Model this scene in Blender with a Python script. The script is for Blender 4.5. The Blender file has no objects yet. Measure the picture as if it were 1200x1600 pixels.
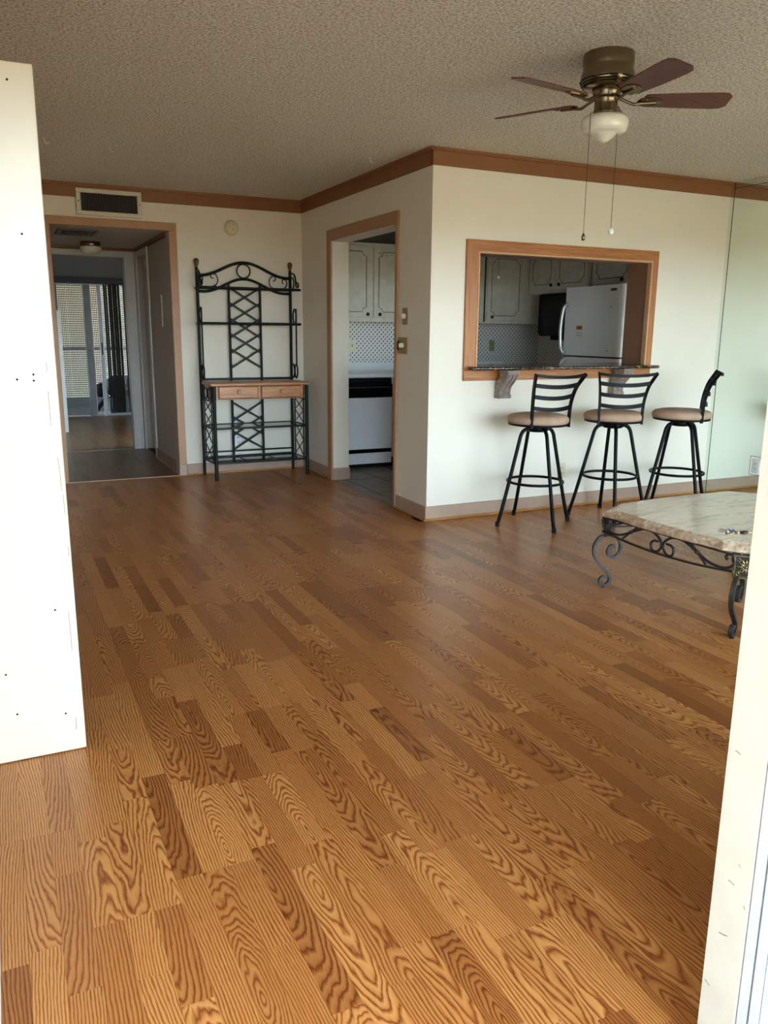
import bpy, math, random
from mathutils import Vector, Matrix
random.seed(7)
S = bpy.context.scene
COL = S.collection
R = math.radians

# ------------------------------------------------------------------ camera
cam_d = bpy.data.cameras.new('camera')
cam = bpy.data.objects.new('camera', cam_d)
COL.objects.link(cam)
cam_d.sensor_fit = 'VERTICAL'
cam_d.sensor_height = 32.0
cam_d.lens = 1252.2 / 1600 * 32.0
cam_d.clip_start = 0.02
rt = Vector((0.9022859705845014, -0.431054912722367, 0.008466965471558077))
up = Vector((0.08713216362202755, 0.20154847564772221, 0.975595304430389))
fw = Vector((0.4222416527877469, 0.8795282111348061, -0.21941310915503592))
mw = Matrix.Identity(4)
for i in range(3):
    mw[i][0], mw[i][1], mw[i][2] = rt[i], up[i], -fw[i]
mw[2][3] = 1.2917
cam.matrix_world = mw
S.camera = cam

# ------------------------------------------------------------------ exposure and sky
S.view_settings.view_transform = 'Standard'
S.view_settings.look = 'None'
S.view_settings.gamma = 1.0
S.view_settings.use_curve_mapping = False
S.view_settings.exposure = 1.17
S.cycles.max_bounces = 14
S.cycles.diffuse_bounces = 10
S.cycles.glossy_bounces = 6
S.cycles.transparent_max_bounces = 12
S.cycles.sample_clamp_indirect = 8.0

world = bpy.data.worlds.new('overcast_sky')
S.world = world
world.use_nodes = True
wn = world.node_tree
wn.nodes.clear()
w_out = wn.nodes.new('ShaderNodeOutputWorld')
w_bg = wn.nodes.new('ShaderNodeBackground')
w_tc = wn.nodes.new('ShaderNodeTexCoord')
w_sep = wn.nodes.new('ShaderNodeSeparateXYZ')
w_ramp = wn.nodes.new('ShaderNodeValToRGB')
w_map = wn.nodes.new('ShaderNodeMapRange')
wn.links.new(w_tc.outputs['Generated'], w_sep.inputs[0])
wn.links.new(w_sep.outputs['Z'], w_map.inputs['Value'])
w_map.inputs['From Min'].default_value = -1.0
w_map.inputs['From Max'].default_value = 1.0
wn.links.new(w_map.outputs['Result'], w_ramp.inputs['Fac'])
els = w_ramp.color_ramp.elements
els[0].position = 0.0; els[0].color = (0.21, 0.155, 0.08, 1)        # sandy ground
els[1].position = 1.0; els[1].color = (0.26, 0.36, 0.48, 1)         # zenith
for p_, c_ in ((0.48, (0.22, 0.165, 0.085, 1)), (0.505, (0.735, 0.885, 1.04, 1)), (0.62, (0.55, 0.70, 0.87, 1)), (0.80, (0.34, 0.47, 0.63, 1))):
    e = els.new(p_); e.color = c_
wn.links.new(w_ramp.outputs['Color'], w_bg.inputs['Color'])
w_bg.inputs['Strength'].default_value = 12.0
wn.links.new(w_bg.outputs[0], w_out.inputs[0])

# ------------------------------------------------------------------ material helpers
def lin(h):
    h = h.lstrip('#')
    c = [int(h[i:i + 2], 16) / 255 for i in (0, 2, 4)]
    return tuple(x / 12.92 if x <= 0.04045 else ((x + 0.055) / 1.055) ** 2.4 for x in c) + (1.0,)

class NT:
    def __init__(s, name):
        s.m = bpy.data.materials.new(name)
        s.m.use_nodes = True
        s.t = s.m.node_tree
        s.b = s.t.nodes['Principled BSDF']
        s.out = s.t.nodes['Material Output']
    def n(s, typ, **kw):
        nd = s.t.nodes.new(typ)
        for k, v in kw.items():
            setattr(nd, k, v)
        return nd
    def put(s, sock, v):
        if isinstance(v, bpy.types.NodeSocket):
            s.t.links.new(v, sock)
        elif v is not None:
            sock.default_value = v
    def math(s, op, a, b=None, c=None):
        nd = s.n('ShaderNodeMath', operation=op)
        s.put(nd.inputs[0], a)
        if b is not None: s.put(nd.inputs[1], b)
        if c is not None: s.put(nd.inputs[2], c)
        return nd.outputs[0]
    def noise(s, vec, scale, detail=3.0, rough=0.55, dist=0.0):
        nd = s.n('ShaderNodeTexNoise')
        if vec is not None: s.put(nd.inputs['Vector'], vec)
        nd.inputs['Scale'].default_value = scale
        nd.inputs['Detail'].default_value = detail
        nd.inputs['Roughness'].default_value = rough
        nd.inputs['Distortion'].default_value = dist
        return nd.outputs['Fac']
    def comb(s, x, y, z):
        nd = s.n('ShaderNodeCombineXYZ')
        for i, v in enumerate((x, y, z)): s.put(nd.inputs[i], v)
        return nd.outputs[0]
    def sep(s, v):
        nd = s.n('ShaderNodeSeparateXYZ'); s.put(nd.inputs[0], v)
        return nd.outputs
    def ramp(s, fac, stops, interp='LINEAR'):
        nd = s.n('ShaderNodeValToRGB')
        s.put(nd.inputs[0], fac)
        r = nd.color_ramp; r.interpolation = interp
        r.elements[0].position, r.elements[0].color = stops[0]
        r.elements[1].position, r.elements[1].color = stops[-1]
        for p, c in stops[1:-1]:
            el = r.elements.new(p); el.color = c
        return nd.outputs[0]
    def mix(s, fac, a, b, blend='MIX'):
        nd = s.n('ShaderNodeMix', data_type='RGBA', blend_type=blend)
        s.put(nd.inputs[0], fac); s.put(nd.inputs[6], a); s.put(nd.inputs[7], b)
        return nd.outputs[2]
    def pos(s):
        return s.n('ShaderNodeNewGeometry').outputs['Position']
    def objc(s):
        return s.n('ShaderNodeTexCoord').outputs['Object']
    def bump(s, h, strength=0.2, dist=0.01):
        nd = s.n('ShaderNodeBump')
        nd.inputs['Strength'].default_value = strength
        nd.inputs['Distance'].default_value = dist
        s.put(nd.inputs['Height'], h)
        s.put(s.b.inputs['Normal'], nd.outputs[0])
    def set(s, col=None, rough=None, metal=None, spec=None, coat=None):
        if col is not None: s.put(s.b.inputs['Base Color'], col)
        if rough is not None: s.put(s.b.inputs['Roughness'], rough)
        if metal is not None: s.put(s.b.inputs['Metallic'], metal)
        if spec is not None: s.put(s.b.inputs['Specular IOR Level'], spec)
        if coat is not None: s.put(s.b.inputs['Coat Weight'], coat)
        return s.m

def paint(name, h, rough=0.5, metal=0.0, var=0.06, scale=6.0, bump=0.0, bscale=150.0, spec=0.5):
    q = NT(name)
    c = lin(h)
    f = q.noise(q.objc(), scale, 4.0)
    d = tuple(x * (1 - var * 1.6) for x in c[:3]) + (1,)
    l = tuple(min(1, x * (1 + var)) for x in c[:3]) + (1,)
    col = q.ramp(f, [(0.3, d), (0.7, l)])
    if bump:
        q.bump(q.noise(q.objc(), bscale, 2.0), bump, 0.004)
    return q.set(col, rough, metal, spec)

def wood(name, dark, light, rough=0.4, axis=0, freq=60.0, stretch=0.06, coat=0.0):
    """straight grained timber, grain along local axis"""
    q = NT(name)
    o = q.sep(q.objc())
    v = [o[0], o[1], o[2]]
    v = [q.math('MULTIPLY', v[i], freq * (stretch if i == axis else 1.0)) for i in range(3)]
    vec = q.comb(*v)
    f1 = q.noise(vec, 1.0, 4.0, 0.6, 1.2)
    f2 = q.noise(vec, 3.5, 2.0, 0.6)
    f = q.math('ADD', q.math('MULTIPLY', f1, 0.7), q.math('MULTIPLY', f2, 0.3))
    col = q.ramp(f, [(0.34, lin(dark)), (0.5, tuple((a + b) / 2 for a, b in zip(lin(dark), lin(light)))), (0.62, lin(light))])
    return q.set(col, rough, 0.0, 0.5, coat)

# painted and plain surfaces
m_wall = paint('wall_paint', '#e1dac9', 0.72, var=0.025, scale=2.0, bump=0.05, bscale=90)
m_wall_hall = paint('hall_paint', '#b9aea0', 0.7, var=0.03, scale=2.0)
m_crown = paint('brown_trim_paint', '#86552f', 0.5, var=0.05, scale=8)
m_base = paint('taupe_trim_paint', '#a88c78', 0.5, var=0.06, scale=8)
m_casing = paint('casing_paint', '#ab805e', 0.5, var=0.05, scale=8)
m_quarter = wood('quarter_round_wood', '#9a6a35', '#b98549', 0.45)
m_white = paint('white_gloss_paint', '#d9d8d0', 0.4, var=0.04, scale=9)
m_cream = paint('cream_panel_paint', '#cdc6b0', 0.33, var=0.02, scale=1.5, bump=0.03, bscale=25)
m_jamb = paint('worn_jamb_paint', '#beb8ad', 0.5, var=0.04, scale=14, bump=0.12, bscale=40)
m_alu = paint('white_aluminium', '#b9c0c6', 0.32, var=0.04, scale=20)
m_black = paint('black_metal', '#08090a', 0.42, 0.0, var=0.1, scale=30, spec=0.12)
m_void = paint('dark_gap', '#0b0b0b', 0.9)
m_scuff = paint('scuff_mark', '#8d8672', 0.8, var=0.2, scale=200)
m_brassplate = paint('antique_brass_plate', '#9a8a5c', 0.35, 0.55, var=0.08, scale=40)
m_ivory = paint('ivory_plastic', '#d8cfae', 0.35, var=0.03)
m_whiteplastic = paint('white_plastic', '#dcdcd8', 0.4, var=0.03)
m_olive = paint('olive_outlet_plastic', '#8c8a62', 0.5)
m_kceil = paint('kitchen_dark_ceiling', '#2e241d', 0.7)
m_kbrown = paint('opening_liner_paint', '#8a654e', 0.55, var=0.04)
m_cab = paint('cabinet_paint', '#c9c5b6', 0.45, var=0.07, scale=14)
m_cabgroove = paint('cabinet_groove_glaze', '#3b352c', 0.7)
m_knob = paint('black_knob', '#0e0d0d', 0.25, 0.4)
m_laminate = paint('white_laminate', '#d4d8d6', 0.3, var=0.03)
m_appl = paint('appliance_white', '#e8eef4', 0.28, var=0.02)
m_applblack = paint('appliance_black', '#040405', 0.3, spec=0.08)
m_microwindow = paint('microwave_window', '#15171a', 0.25, spec=0.12)
m_fridge = paint('fridge_silver_white', '#eef2f6', 0.26, 0.0, var=0.02, scale=3, bump=0.05, bscale=500)
m_chrome = paint('bright_handle', '#e4e9ee', 0.2, 0.6, var=0.02)
m_label_y = paint('yellow_sticker', '#b98a1c', 0.5)
m_label_k = paint('dark_badge', '#1c1d20', 0.4, 0.0)
m_green = paint('dark_green_metal', '#0a1713', 0.42, 0.0, var=0.15, scale=25, spec=0.18)
m_smoke = paint('smoked_glass_shelf', '#23282a', 0.08, 0.0, var=0.05, spec=0.9)
m_oak = wood('rack_oak', '#9c6238', '#cf9862', 0.4, axis=0, freq=45)
m_oakdark = wood('rack_drawer_groove', '#5a3620', '#70462a', 0.6)
m_finial = wood('finial_wood', '#4c2413', '#6d371e', 0.3, axis=2)
m_frameoak = wood('opening_oak_trim', '#8a5128', '#b8793f', 0.42, axis=0, freq=70, stretch=0.03)
m_frameoak_v = wood('opening_oak_trim_vertical', '#8a5128', '#b8793f', 0.42, axis=2, freq=70, stretch=0.03)
m_bead = wood('opening_pale_bead', '#b98a62', '#cfa37a', 0.45)
m_suede = paint('tan_suede', '#b0927a', 0.95, var=0.16, scale=11, bump=0.15, bscale=300)
m_iron = paint('wrought_iron', '#3a3836', 0.4, 0.4, var=0.2, scale=40)
m_corbel = paint('carved_grey_corbel', '#94867c', 0.6, var=0.22, scale=45, bump=0.5, bscale=120)
m_bronze = paint('antique_brass_plaque', '#85795a', 0.34, 0.85, var=0.25, scale=60)
m_bronzedark = paint('plaque_recess', '#2c2618', 0.5, 0.6)
m_fanbrass = paint('antique_brass', '#85765f', 0.26, 1.0, var=0.05, scale=5)
m_opal = paint('opal_glass', '#e6e1cf', 0.12, var=0.02, spec=0.6)
m_blade = wood('fan_blade_wood', '#4c2a20', '#6e4032', 0.38, axis=0, freq=50)
m_ventdark = paint('vent_dark', '#1b1815', 0.6)
m_louver = paint('vent_louver', '#4d463c', 0.5, 0.2)
m_ventframe = paint('vent_frame_paint', '#cfcabd', 0.45)
m_concrete = paint('balcony_concrete', '#d6d1c6', 0.8, var=0.08, scale=5)
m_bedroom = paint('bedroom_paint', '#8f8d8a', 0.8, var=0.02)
m_screen = paint('screen_weave', '#2b2a27', 0.7)
m_slat = paint('blind_slat', '#2f333a', 0.55)
m_slatdark = paint('blind_slat_dark', '#2a2822', 0.6)
m_cover = paint('dark_cover', '#08090b', 0.8, spec=0.1)
m_stone = paint('outside_wall', '#b0a288', 0.85, var=0.05)
m_key1 = paint('key_steel', '#b9b6b0', 0.25, 0.95)
m_key2 = paint('key_brass', '#b3874a', 0.28, 0.95)
m_blue = paint('blue_key_cap', '#1d3f86', 0.35)
m_fob = paint('dark_fob', '#1c222b', 0.3)
m_chain = paint('chain_metal', '#4a4232', 0.35, 0.8)
m_threshold = paint('threshold_strip', '#c1a184', 0.4, 0.2)

def crystal():
    q = NT('crystal_ball')
    q.b.inputs['Transmission Weight'].default_value = 0.45
    return q.set((1, 1, 1, 1), 0.08)
m_crystal = crystal()

def mirror_mat():
    q = NT('greenish_mirror')
    return q.set((0.80, 0.875, 0.82, 1), 0.015, 1.0)
m_mirror = mirror_mat()

def pane_mat():
    q = NT('clear_pane')
    tr = q.n('ShaderNodeBsdfTransparent'); tr.inputs[0].default_value = (0.93, 0.96, 0.95, 1)
    gl = q.n('ShaderNodeBsdfGlossy'); gl.inputs['Roughness'].default_value = 0.01
    fr = q.n('ShaderNodeFresnel'); fr.inputs['IOR'].default_value = 1.45
    mx = q.n('ShaderNodeMixShader')
    q.t.links.new(fr.outputs[0], mx.inputs[0]); q.t.links.new(tr.outputs[0], mx.inputs[1]); q.t.links.new(gl.outputs[0], mx.inputs[2])
    q.t.links.new(mx.outputs[0], q.out.inputs['Surface'])
    return q.m
m_pane = pane_mat()

def popcorn():
    q = NT('popcorn_ceiling')
    p = q.pos()
    f = q.noise(p, 84.0, 2.0, 0.6)
    g = q.noise(p, 190.0, 2.0, 0.6)
    big = q.noise(p, 0.9, 2.0)
    h = q.math('ADD', q.math('MULTIPLY', f, 0.65), q.math('MULTIPLY', g, 0.35))
    col = q.ramp(h, [(0.36, lin('#a3947e')), (0.50, lin('#e2d8c6')), (0.63, lin('#fff8ea'))])
    col = q.mix(q.math('MULTIPLY', big, 0.14), col, lin('#a8967e'))
    q.bump(h, 0.9, 0.022)
    return q.set(col, 0.95)
m_popcorn = popcorn()

def granite():
    q = NT('dark_granite')
    o = q.objc()
    f = q.noise(o, 34.0, 5.0, 0.75, 0.6)
    g = q.noise(o, 120.0, 3.0, 0.6)
    col = q.ramp(f, [(0.42, lin('#140e0b')), (0.52, lin('#3a241a')), (0.60, lin('#8a6446')), (0.66, lin('#c9ac88'))])
    col = q.mix(q.math('MULTIPLY', g, 0.35), col, lin('#1c1613'))
    return q.set(col, 0.1, 0.0, 0.6)
m_granite = granite()

def marble():
    q = NT('beige_marble')
    o = q.sep(q.objc())
    vec = q.comb(q.math('MULTIPLY', o[0], 4.0), q.math('MULTIPLY', o[1], 13.0), q.math('MULTIPLY', o[2], 9.0))
    f = q.noise(vec, 1.4, 6.0, 0.65, 1.2)
    g = q.noise(q.objc(), 70.0, 3.0, 0.7)
    col = q.ramp(f, [(0.30, lin('#b4a38c')), (0.45, lin('#d6c8b2')), (0.60, lin('#e6dcc8')), (0.75, lin('#cbbaa3'))])
    col = q.mix(q.math('MULTIPLY', q.math('GREATER_THAN', g, 0.66), 0.5), col, lin('#8f755a'))
    return q.set(col, 0.16, 0.0, 0.5)
m_marble = marble()

def marble_edge():
    q = NT('chiselled_marble_edge')
    f = q.noise(q.objc(), 38.0, 5.0, 0.7, 0.5)
    col = q.ramp(f, [(0.35, lin('#a0876c')), (0.5, lin('#cbb196')), (0.66, lin('#ead9c0'))])
    q.bump(f, 0.7, 0.01)
    return q.set(col, 0.5)
m_marble_edge = marble_edge()

def wallpaper():
    q = NT('dotted_wallpaper')
    o = q.sep(q.pos())
    s = 0.046
    u = q.math('MULTIPLY', q.math('ADD', o[0], q.math('MULTIPLY', o[1], 1.0)), 1 / s)
    v = q.math('MULTIPLY', o[2], 1 / s)
    def dots(du, dv):
        a = q.math('SUBTRACT', q.math('FRACT', q.math('ADD', u, du)), 0.5)
        b = q.math('SUBTRACT', q.math('FRACT', q.math('ADD', v, dv)), 0.5)
        a2 = q.math('ADD', a, q.math('MULTIPLY', b, -0.45))
        d = q.math('SQRT', q.math('ADD', q.math('MULTIPLY', q.math('MULTIPLY', a2, a2), 1.7), q.math('MULTIPLY', b, b)))
        return q.math('LESS_THAN', d, 0.19)
    f = q.math('MAXIMUM', dots(0.0, 0.0), dots(0.5, 0.5))
    col = q.mix(f, lin('#d6d2cb'), lin('#3c2e2a'))
    return q.set(col, 0.55)
m_paper = wallpaper()

def tile_mat():
    q = NT('kitchen_tile')
    f = q.noise(q.pos(), 9.0, 5.0, 0.6)
    col = q.ramp(f, [(0.35, lin('#6f6a5e')), (0.65, lin('#938c7d'))])
    return q.set(col, 0.4)
m_tile = tile_mat()
m_grout = paint('tile_grout', '#4b463d', 0.9)

def floor_mat(name='oak_strip', dim=None):
    q = NT(name)
    gp = q.n('ShaderNodeAttribute', attribute_name='gp').outputs['Vector']
    rn = q.n('ShaderNodeAttribute', attribute_name='rnd').outputs['Vector']
    u, v, sd = q.sep(gp)
    r1, r2, r3 = q.sep(rn)
    warp = q.noise(q.comb(q.math('MULTIPLY', u, 20.0), q.math('MULTIPLY', v, 5.0), q.math('MULTIPLY', sd, 9.0)), 1.0, 2.0, 0.5)
    warp2 = q.noise(q.comb(q.math('MULTIPLY', u, 90.0), q.math('MULTIPLY', v, 22.0), sd), 1.0, 2.0, 0.5)
    # heart of the log off to one side: near 0 gives cathedral figure, far gives straight grain
    s1 = q.math('MULTIPLY', q.math('SUBTRACT', r1, 0.5), 2.0)
    c = q.math('MULTIPLY', q.math('MULTIPLY', q.math('ABSOLUTE', s1), s1), 0.19)
    up_ = q.math('SUBTRACT', u, c)
    t2 = q.math('MULTIPLY', q.math('SUBTRACT', r2, 0.5), 2.0)
    tilt = q.math('MULTIPLY', q.math('SIGN', t2), q.math('ADD', 0.06, q.math('MULTIPLY', q.math('ABSOLUTE', t2), 0.16)))
    d = q.math('ADD', q.math('MULTIPLY', v, tilt),
               q.math('ADD', 0.030, q.math('MULTIPLY', q.math('SUBTRACT', warp, 0.5), 0.038)))
    rad = q.math('SQRT', q.math('ADD', q.math('MULTIPLY', up_, up_), q.math('MULTIPLY', d, d)))
    rad = q.math('ADD', rad, q.math('MULTIPLY', warp2, 0.0045))
    fr = q.math('FRACT', q.math('MULTIPLY', rad, q.math('ADD', 105.0, q.math('MULTIPLY', r2, 55.0))))
    fib = q.noise(q.comb(q.math('MULTIPLY', u, 520.0), q.math('MULTIPLY', v, 14.0), sd), 1.0, 2.0, 0.6)
    fr2 = q.math('ADD', fr, q.math('MULTIPLY', q.math('SUBTRACT', fib, 0.5), 0.34))
    big = q.noise(q.comb(q.math('MULTIPLY', u, 14.0), q.math('MULTIPLY', v, 2.2), q.math('ADD', sd, 7.0)), 1.0, 2.0)
    col = q.ramp(fr2, [(0.0, lin('#6f3c18')), (0.13, lin('#9a5f30')), (0.36, lin('#c69054')), (0.74, lin('#b98149')), (0.91, lin('#9a5f30')), (1.0, lin('#733f1b'))])
    col = q.mix(q.math('MULTIPLY', q.math('SUBTRACT', big, 0.30), 0.55), col, lin('#9c5c2b'))
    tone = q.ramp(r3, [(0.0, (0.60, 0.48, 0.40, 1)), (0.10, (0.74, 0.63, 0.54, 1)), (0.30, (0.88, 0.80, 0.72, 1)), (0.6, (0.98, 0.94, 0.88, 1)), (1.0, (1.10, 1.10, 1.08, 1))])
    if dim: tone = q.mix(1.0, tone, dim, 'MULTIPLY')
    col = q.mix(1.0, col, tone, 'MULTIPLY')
    q.bump(fr2, 0.03, 0.001)
    rough = q.math('ADD', 0.25, q.math('MULTIPLY', fib, 0.12))
    return q.set(col, rough, 0.0, 0.28)
m_floor = floor_mat()
m_floor_dimmed = floor_mat('dimmed_strip', (0.40, 0.42, 0.48, 1))  # same oak, the hall's weak bluish light multiplied into its tone
m_subfloor = paint('floor_joint', '#3a2212', 0.8)

# ------------------------------------------------------------------ mesh helpers
def cr(pts, n=6, closed=False):
    """Catmull-Rom through points"""
    P = [Vector(p) for p in pts]
    out = []
    L = len(P)
    rng = range(L if closed else L - 1)
    for i in rng:
        if closed:
            p0, p1, p2, p3 = P[(i - 1) % L], P[i], P[(i + 1) % L], P[(i + 2) % L]
        else:
            p0 = P[i - 1] if i > 0 else P[0] * 2 - P[1]
            p1, p2 = P[i], P[i + 1]
            p3 = P[i + 2] if i + 2 < L else P[-1] * 2 - P[-2]
        for k in range(n):
            t = k / n
            out.append(0.5 * ((2 * p1) + (-p0 + p2) * t + (2 * p0 - 5 * p1 + 4 * p2 - p3) * t * t + (-p0 + 3 * p1 - 3 * p2 + p3) * t ** 3))
    if not closed: out.append(P[-1].copy())
    return out

class MB:
    def __init__(s):
        s.v = []; s.f = []; s.sm = []
    def add(s, vs, fs, smooth=False):
        o = len(s.v)
        s.v += [Vector(p) for p in vs]
        s.f += [tuple(i + o for i in f) for f in fs]
        s.sm += [smooth] * len(fs)
        return s
    def box(s, x0, x1, y0, y1, z0, z1, bev=0.0):
        if x0 > x1: x0, x1 = x1, x0
        if y0 > y1: y0, y1 = y1, y0
        if z0 > z1: z0, z1 = z1, z0
        b = min(bev, (x1 - x0) * .45, (y1 - y0) * .45, (z1 - z0) * .45)
        if b <= 0:
            vs = [(x, y, z) for z in (z0, z1) for y in (y0, y1) for x in (x0, x1)]
            fs = [(0, 2, 3, 1), (4, 5, 7, 6), (0, 1, 5, 4), (2, 6, 7, 3), (0, 4, 6, 2), (1, 3, 7, 5)]
            return s.add(vs, fs)
        # bevelled box: three quads per corner set
        vs = []; idx = {}
        for cx in (0, 1):
            for cy in (0, 1):
                for cz in (0, 1):
                    X = (x0, x1)[cx]; Y = (y0, y1)[cy]; Z = (z0, z1)[cz]
                    dx = b if cx == 0 else -b; dy = b if cy == 0 else -b; dz = b if cz == 0 else -b
                    for a, p in (('x', (X, Y + dy, Z + dz)), ('y', (X + dx, Y, Z + dz)), ('z', (X + dx, Y + dy, Z))):
                        idx[(cx, cy, cz, a)] = len(vs); vs.append(p)
        I = lambda *k: idx[k]
        fs = []
        for c in (0, 1):
            q = [I(c, 0, 0, 'x'), I(c, 1, 0, 'x'), I(c, 1, 1, 'x'), I(c, 0, 1, 'x')]; fs.append(q if c else q[::-1])
            q = [I(0, c, 0, 'y'), I(0, c, 1, 'y'), I(1, c, 1, 'y'), I(1, c, 0, 'y')]; fs.append(q if c else q[::-1])
            q = [I(0, 0, c, 'z'), I(1, 0, c, 'z'), I(1, 1, c, 'z'), I(0, 1, c, 'z')]; fs.append(q if c else q[::-1])
        for a in (0, 1):
            for c in (0, 1):
                def fix(q, flip): fs.append(q[::-1] if flip else q)
                fix([I(a, c, 0, 'x'), I(a, c, 0, 'y'), I(a, c, 1, 'y'), I(a, c, 1, 'x')], a == c)
                fix([I(a, 0, c, 'x'), I(a, 1, c, 'x'), I(a, 1, c, 'z'), I(a, 0, c, 'z')], a == c)
                fix([I(0, a, c, 'y'), I(0, a, c, 'z'), I(1, a, c, 'z'), I(1, a, c, 'y')], a == c)
        for cx in (0, 1):
            for cy in (0, 1):
                for cz in (0, 1):
                    t = [I(cx, cy, cz, 'x'), I(cx, cy, cz, 'y'), I(cx, cy, cz, 'z')]
                    fs.append(t if (cx + cy + cz) % 2 else t[::-1])
        return s.add(vs, fs)
    def sweep(s, pts, sec, upv=(0, 0, 1), closed=False, smooth=True, taper=None):
        """section (a along side, b along up-ish) swept along pts; side = tangent x upv"""
        P = [Vector(p) for p in pts]; n = len(P); k = len(sec); U = Vector(upv)
        vs = []
        for i in range(n):
            if closed: T = P[(i + 1) % n] - P[i - 1]
            else: T = P[min(i + 1, n - 1)] - P[max(i - 1, 0)]
            T.normalize()
            sd = T.cross(U)
            if sd.length < 1e-5: sd = T.cross(Vector((0.13, 0.97, 0.2)))
            sd.normalize(); uu = sd.cross(T)
            f = taper(i / (n - 1)) if taper else 1.0
            vs += [P[i] + sd * a * f + uu * b * f for a, b in sec]
        fs = []
        for i in range(n if closed else n - 1):
            j = (i + 1) % n
            for a in range(k):
                c = (a + 1) % k
                fs.append((i * k + a, i * k + c, j * k + c, j * k + a))
        s.add(vs, fs, smooth)
        if not closed:
            s.add(vs[:k], [tuple(range(k))[::-1]]); s.add(vs[-k:], [tuple(range(k))])
        return s
    def tube(s, pts, r, seg=8, closed=False, upv=None, taper=None):
        P = [Vector(p) for p in pts]
        if upv is None:
            d = [abs((P[-1] - P[0])[i]) for i in range(3)]
            # fixed helper axis least aligned with the overall run
            ext = [max(p[i] for p in P) - min(p[i] for p in P) for i in range(3)]
            a = ext.index(min(ext)); upv = [0, 0, 0]; upv[a] = 1
        sec = [(r * math.cos(2 * math.pi * i / seg), r * math.sin(2 * math.pi * i / seg)) for i in range(seg)]
        return s.sweep(P, sec, upv, closed, True, taper)
    def bar(s, pts, w, t, upv, closed=False):
        """flat bar: w across (tangent x up), t along up"""
        return s.sweep(pts, [(-w / 2, -t / 2), (w / 2, -t / 2), (w / 2, t / 2), (-w / 2, t / 2)], upv, closed, False)
    def lathe(s, prof, seg=24, origin=(0, 0, 0), axis='z', sy=1.0, smooth=True):
        o = Vector(origin); vs = []; k = len(prof)
        def pt(r, h, a):
            c, n_ = r * math.cos(a), r * math.sin(a)
            if axis == 'z': return o + Vector((c, n_ * sy, h))
            if axis == 'y': return o + Vector((c, h, n_ * sy))
            return o + Vector((h, c, n_ * sy))
        for i in range(seg):
            a = 2 * math.pi * i / seg
            vs += [pt(r, h, a) for r, h in prof]
        fs = []
        for i in range(seg):
            j = (i + 1) % seg
            for a in range(k - 1):
                q = (i * k + a, j * k + a, j * k + a + 1, i * k + a + 1)
                fs.append(q)
        if axis == 'y': fs = [f[::-1] for f in fs]
        s.add(vs, fs, smooth)
        for e_, fl in ((0, True), (k - 1, False)):
            if prof[e_][0] > 1e-5:
                ring = [i * k + e_ for i in range(seg)]
                if fl != (axis == 'y'): ring = ring[::-1]
                s.add([vs[i] for i in ring], [tuple(range(seg))])
        return s
    def prism(s, poly, z0, z1, fn=None):
        """polygon (a,b) extruded; fn maps (a,b,h) to xyz"""
        fn = fn or (lambda a, b, h: (a, b, h))
        n = len(poly)
        vs = [fn(a, b, z0) for a, b in poly] + [fn(a, b, z1) for a, b in poly]
        fs = [tuple(range(n))[::-1], tuple(range(n, 2 * n))] + [(i, (i + 1) % n, n + (i + 1) % n, n + i) for i in range(n)]
        return s.add(vs, fs)
    def xf(s, M):
        s.v = [M @ p for p in s.v]; return s
    def build(s, name, mat, parent=None, kind=None, org=None):
        me = bpy.data.meshes.new(name)
        o3 = Vector(org) if org is not None else (parent.get('_o') and Vector(parent['_o']) if parent is not None else None)
        vs = [p - o3 for p in s.v] if o3 else s.v
        me.from_pydata([tuple(p) for p in vs], [], s.f)
        me.polygons.foreach_set('use_smooth', s.sm)
        me.materials.append(mat)
        me.update()
        ob = bpy.data.objects.new(name, me)
        COL.objects.link(ob)
        if parent is not None:
            ob.parent = parent
        elif o3: ob.location = o3
        if kind: ob['kind'] = kind
        return ob

def B(*a, bev=0.0): return MB().box(*a, bev=bev)

def thing(name, label, cat, loc=(0, 0, 0), rz=0.0, group=None):
    o = bpy.data.objects.new(name, None)
    COL.objects.link(o)
    o.empty_display_size = 0.1
    o.location = loc; o.rotation_euler = (0, 0, rz)
    o['label'] = label; o['category'] = cat
    if group: o['group'] = group
    if rz == 0.0: o['_o'] = tuple(loc)      # parts of an unrotated thing are written in world coordinates
    return o

def struct(name, mb, mat, parent=None):
    return mb.build(name, mat, parent, 'structure' if parent is None else None)

def sroot(name):
    o = bpy.data.objects.new(name, None); COL.objects.link(o); o['kind'] = 'structure'
    return o

# key dimensions (metres)
H = 2.44
XL, XR = -0.112, 5.275
XD = 2.634        # wall with the kitchen doorway
YB = 7.277        # wall with the hall opening
YP = 4.806        # wall with the serving opening
YF = 0.85

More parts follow.
